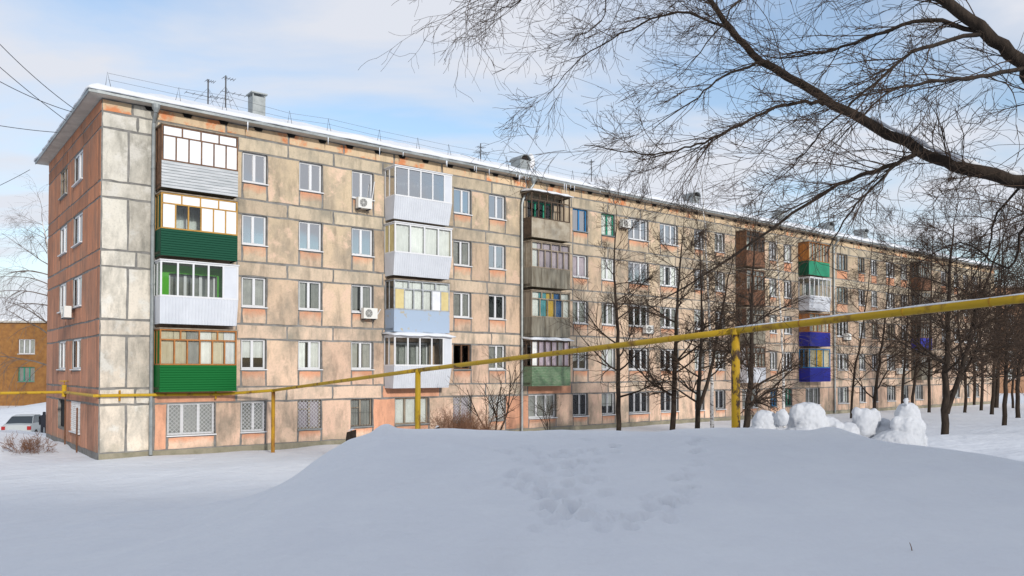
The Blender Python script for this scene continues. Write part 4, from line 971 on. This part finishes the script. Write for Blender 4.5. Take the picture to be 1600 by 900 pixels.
cab = [(-1.72,.99,.72),(-1.15,1.40,.58),(-.6,1.48,.56),(.1,1.46,.56),(1.0,.96,.70)]; vs = []; fs = []
for y, z, hw in cab: vs += [(-.74, y, .98), (-hw, y, z), (hw, y, z), (.74, y, .98)]
for i in range(4):
    for j in range(3): fs.append((i*4+j, i*4+j+1, (i+1)*4+j+1, (i+1)*4+j))
MB().add(vs, fs).build('cabin_glass', M['car_glass'], car)
MB().add([(-.585,-1.17,1.415),(.585,-1.17,1.415),(.57,-.6,1.50),(-.57,-.6,1.50),(-.57,.12,1.48),(.57,.12,1.48)], [(0,1,2,3),(3,2,5,4)]).build('roof', M['white_paint'], car)
for sx in (-1, 1):
    MB().add([(sx*.585,-1.18,1.41),(sx*.735,-1.74,.99),(sx*.735,-1.60,.99),(sx*.60,-1.08,1.41)], [(0,1,2,3)]).build('rear_pillar', M['white_paint'], car)
    MB().box(sx*.70-.1, sx*.70+.1, -2.14, -2.02, .64, .86).build('tail_light', M['tail'], car)
    for y in (-1.3, 1.3):
        wv = MB().tube([(sx*.62,y,.31),(sx*.82,y,.31)], .31, 18).build('wheel', M['rubber'], car); MB().tube([(sx*.815,y,.31),(sx*.826,y,.31)], .19, 14).build('rim', M['metal'], wv)
MB().box(-.26,.26,-2.135,-2.11,.52,.63).build('number_plate', M['plate'], car); MB().box(-.76,.76,-2.18,-2.02,.32,.48).build('bumper', M['white_paint'], car)
def person(loc, rz, label):
    V = [(0,0,.92),(0,0,1.15),(0,0,1.38),(0,.01,1.50),(0,.02,1.60),(0,.02,1.70), (.19,0,1.40),(.24,.02,1.14),(.23,.08,.90), (-.19,0,1.40),(-.24,.02,1.14),(-.22,.06,.90), (.10,0,.86),(.11,.02,.48),(.11,0,.08),(.11,.13,.04), (-.10,0,.86),(-.11,.0,.48),(-.11,-.02,.08),(-.11,.11,.04)]
    E = [(0,1),(1,2),(2,3),(3,4),(4,5),(2,6),(6,7),(7,8),(2,9),(9,10),(10,11),(0,12),(12,13),(13,14),(14,15),(0,16),(16,17),(17,18),(18,19)]
    Rr = [.17,.17,.18,.07,.10,.09,.09,.07,.05,.09,.07,.05,.11,.085,.06,.05,.11,.085,.06,.05]
    me = bpy.data.meshes.new('person'); me.from_pydata(V, E, []); o = link('person', me, None, loc, rz); o.modifiers.new('s', 'SKIN')
    for i, r in enumerate(Rr): me.skin_vertices[0].data[i].radius = (r, r*.8)
    me.skin_vertices[0].data[0].use_root = True; o.modifiers.new('u', 'SUBSURF').levels = 2
    dg = bpy.context.evaluated_depsgraph_get(); m2 = bpy.data.meshes.new_from_object(o.evaluated_get(dg)); o.modifiers.clear(); o.data = m2; m2.materials.clear(); m2.materials.append(M['coat'])
    m2.polygons.foreach_set('use_smooth', [True]*len(m2.polygons)); tag(o, label, 'person')
pq = P(68.5, 684, 47.0); person((pq.x, pq.y, gz(pq.x, pq.y)), R(20), 'person in dark winter clothes standing beside the parked car')

sc.render.engine = 'CYCLES'
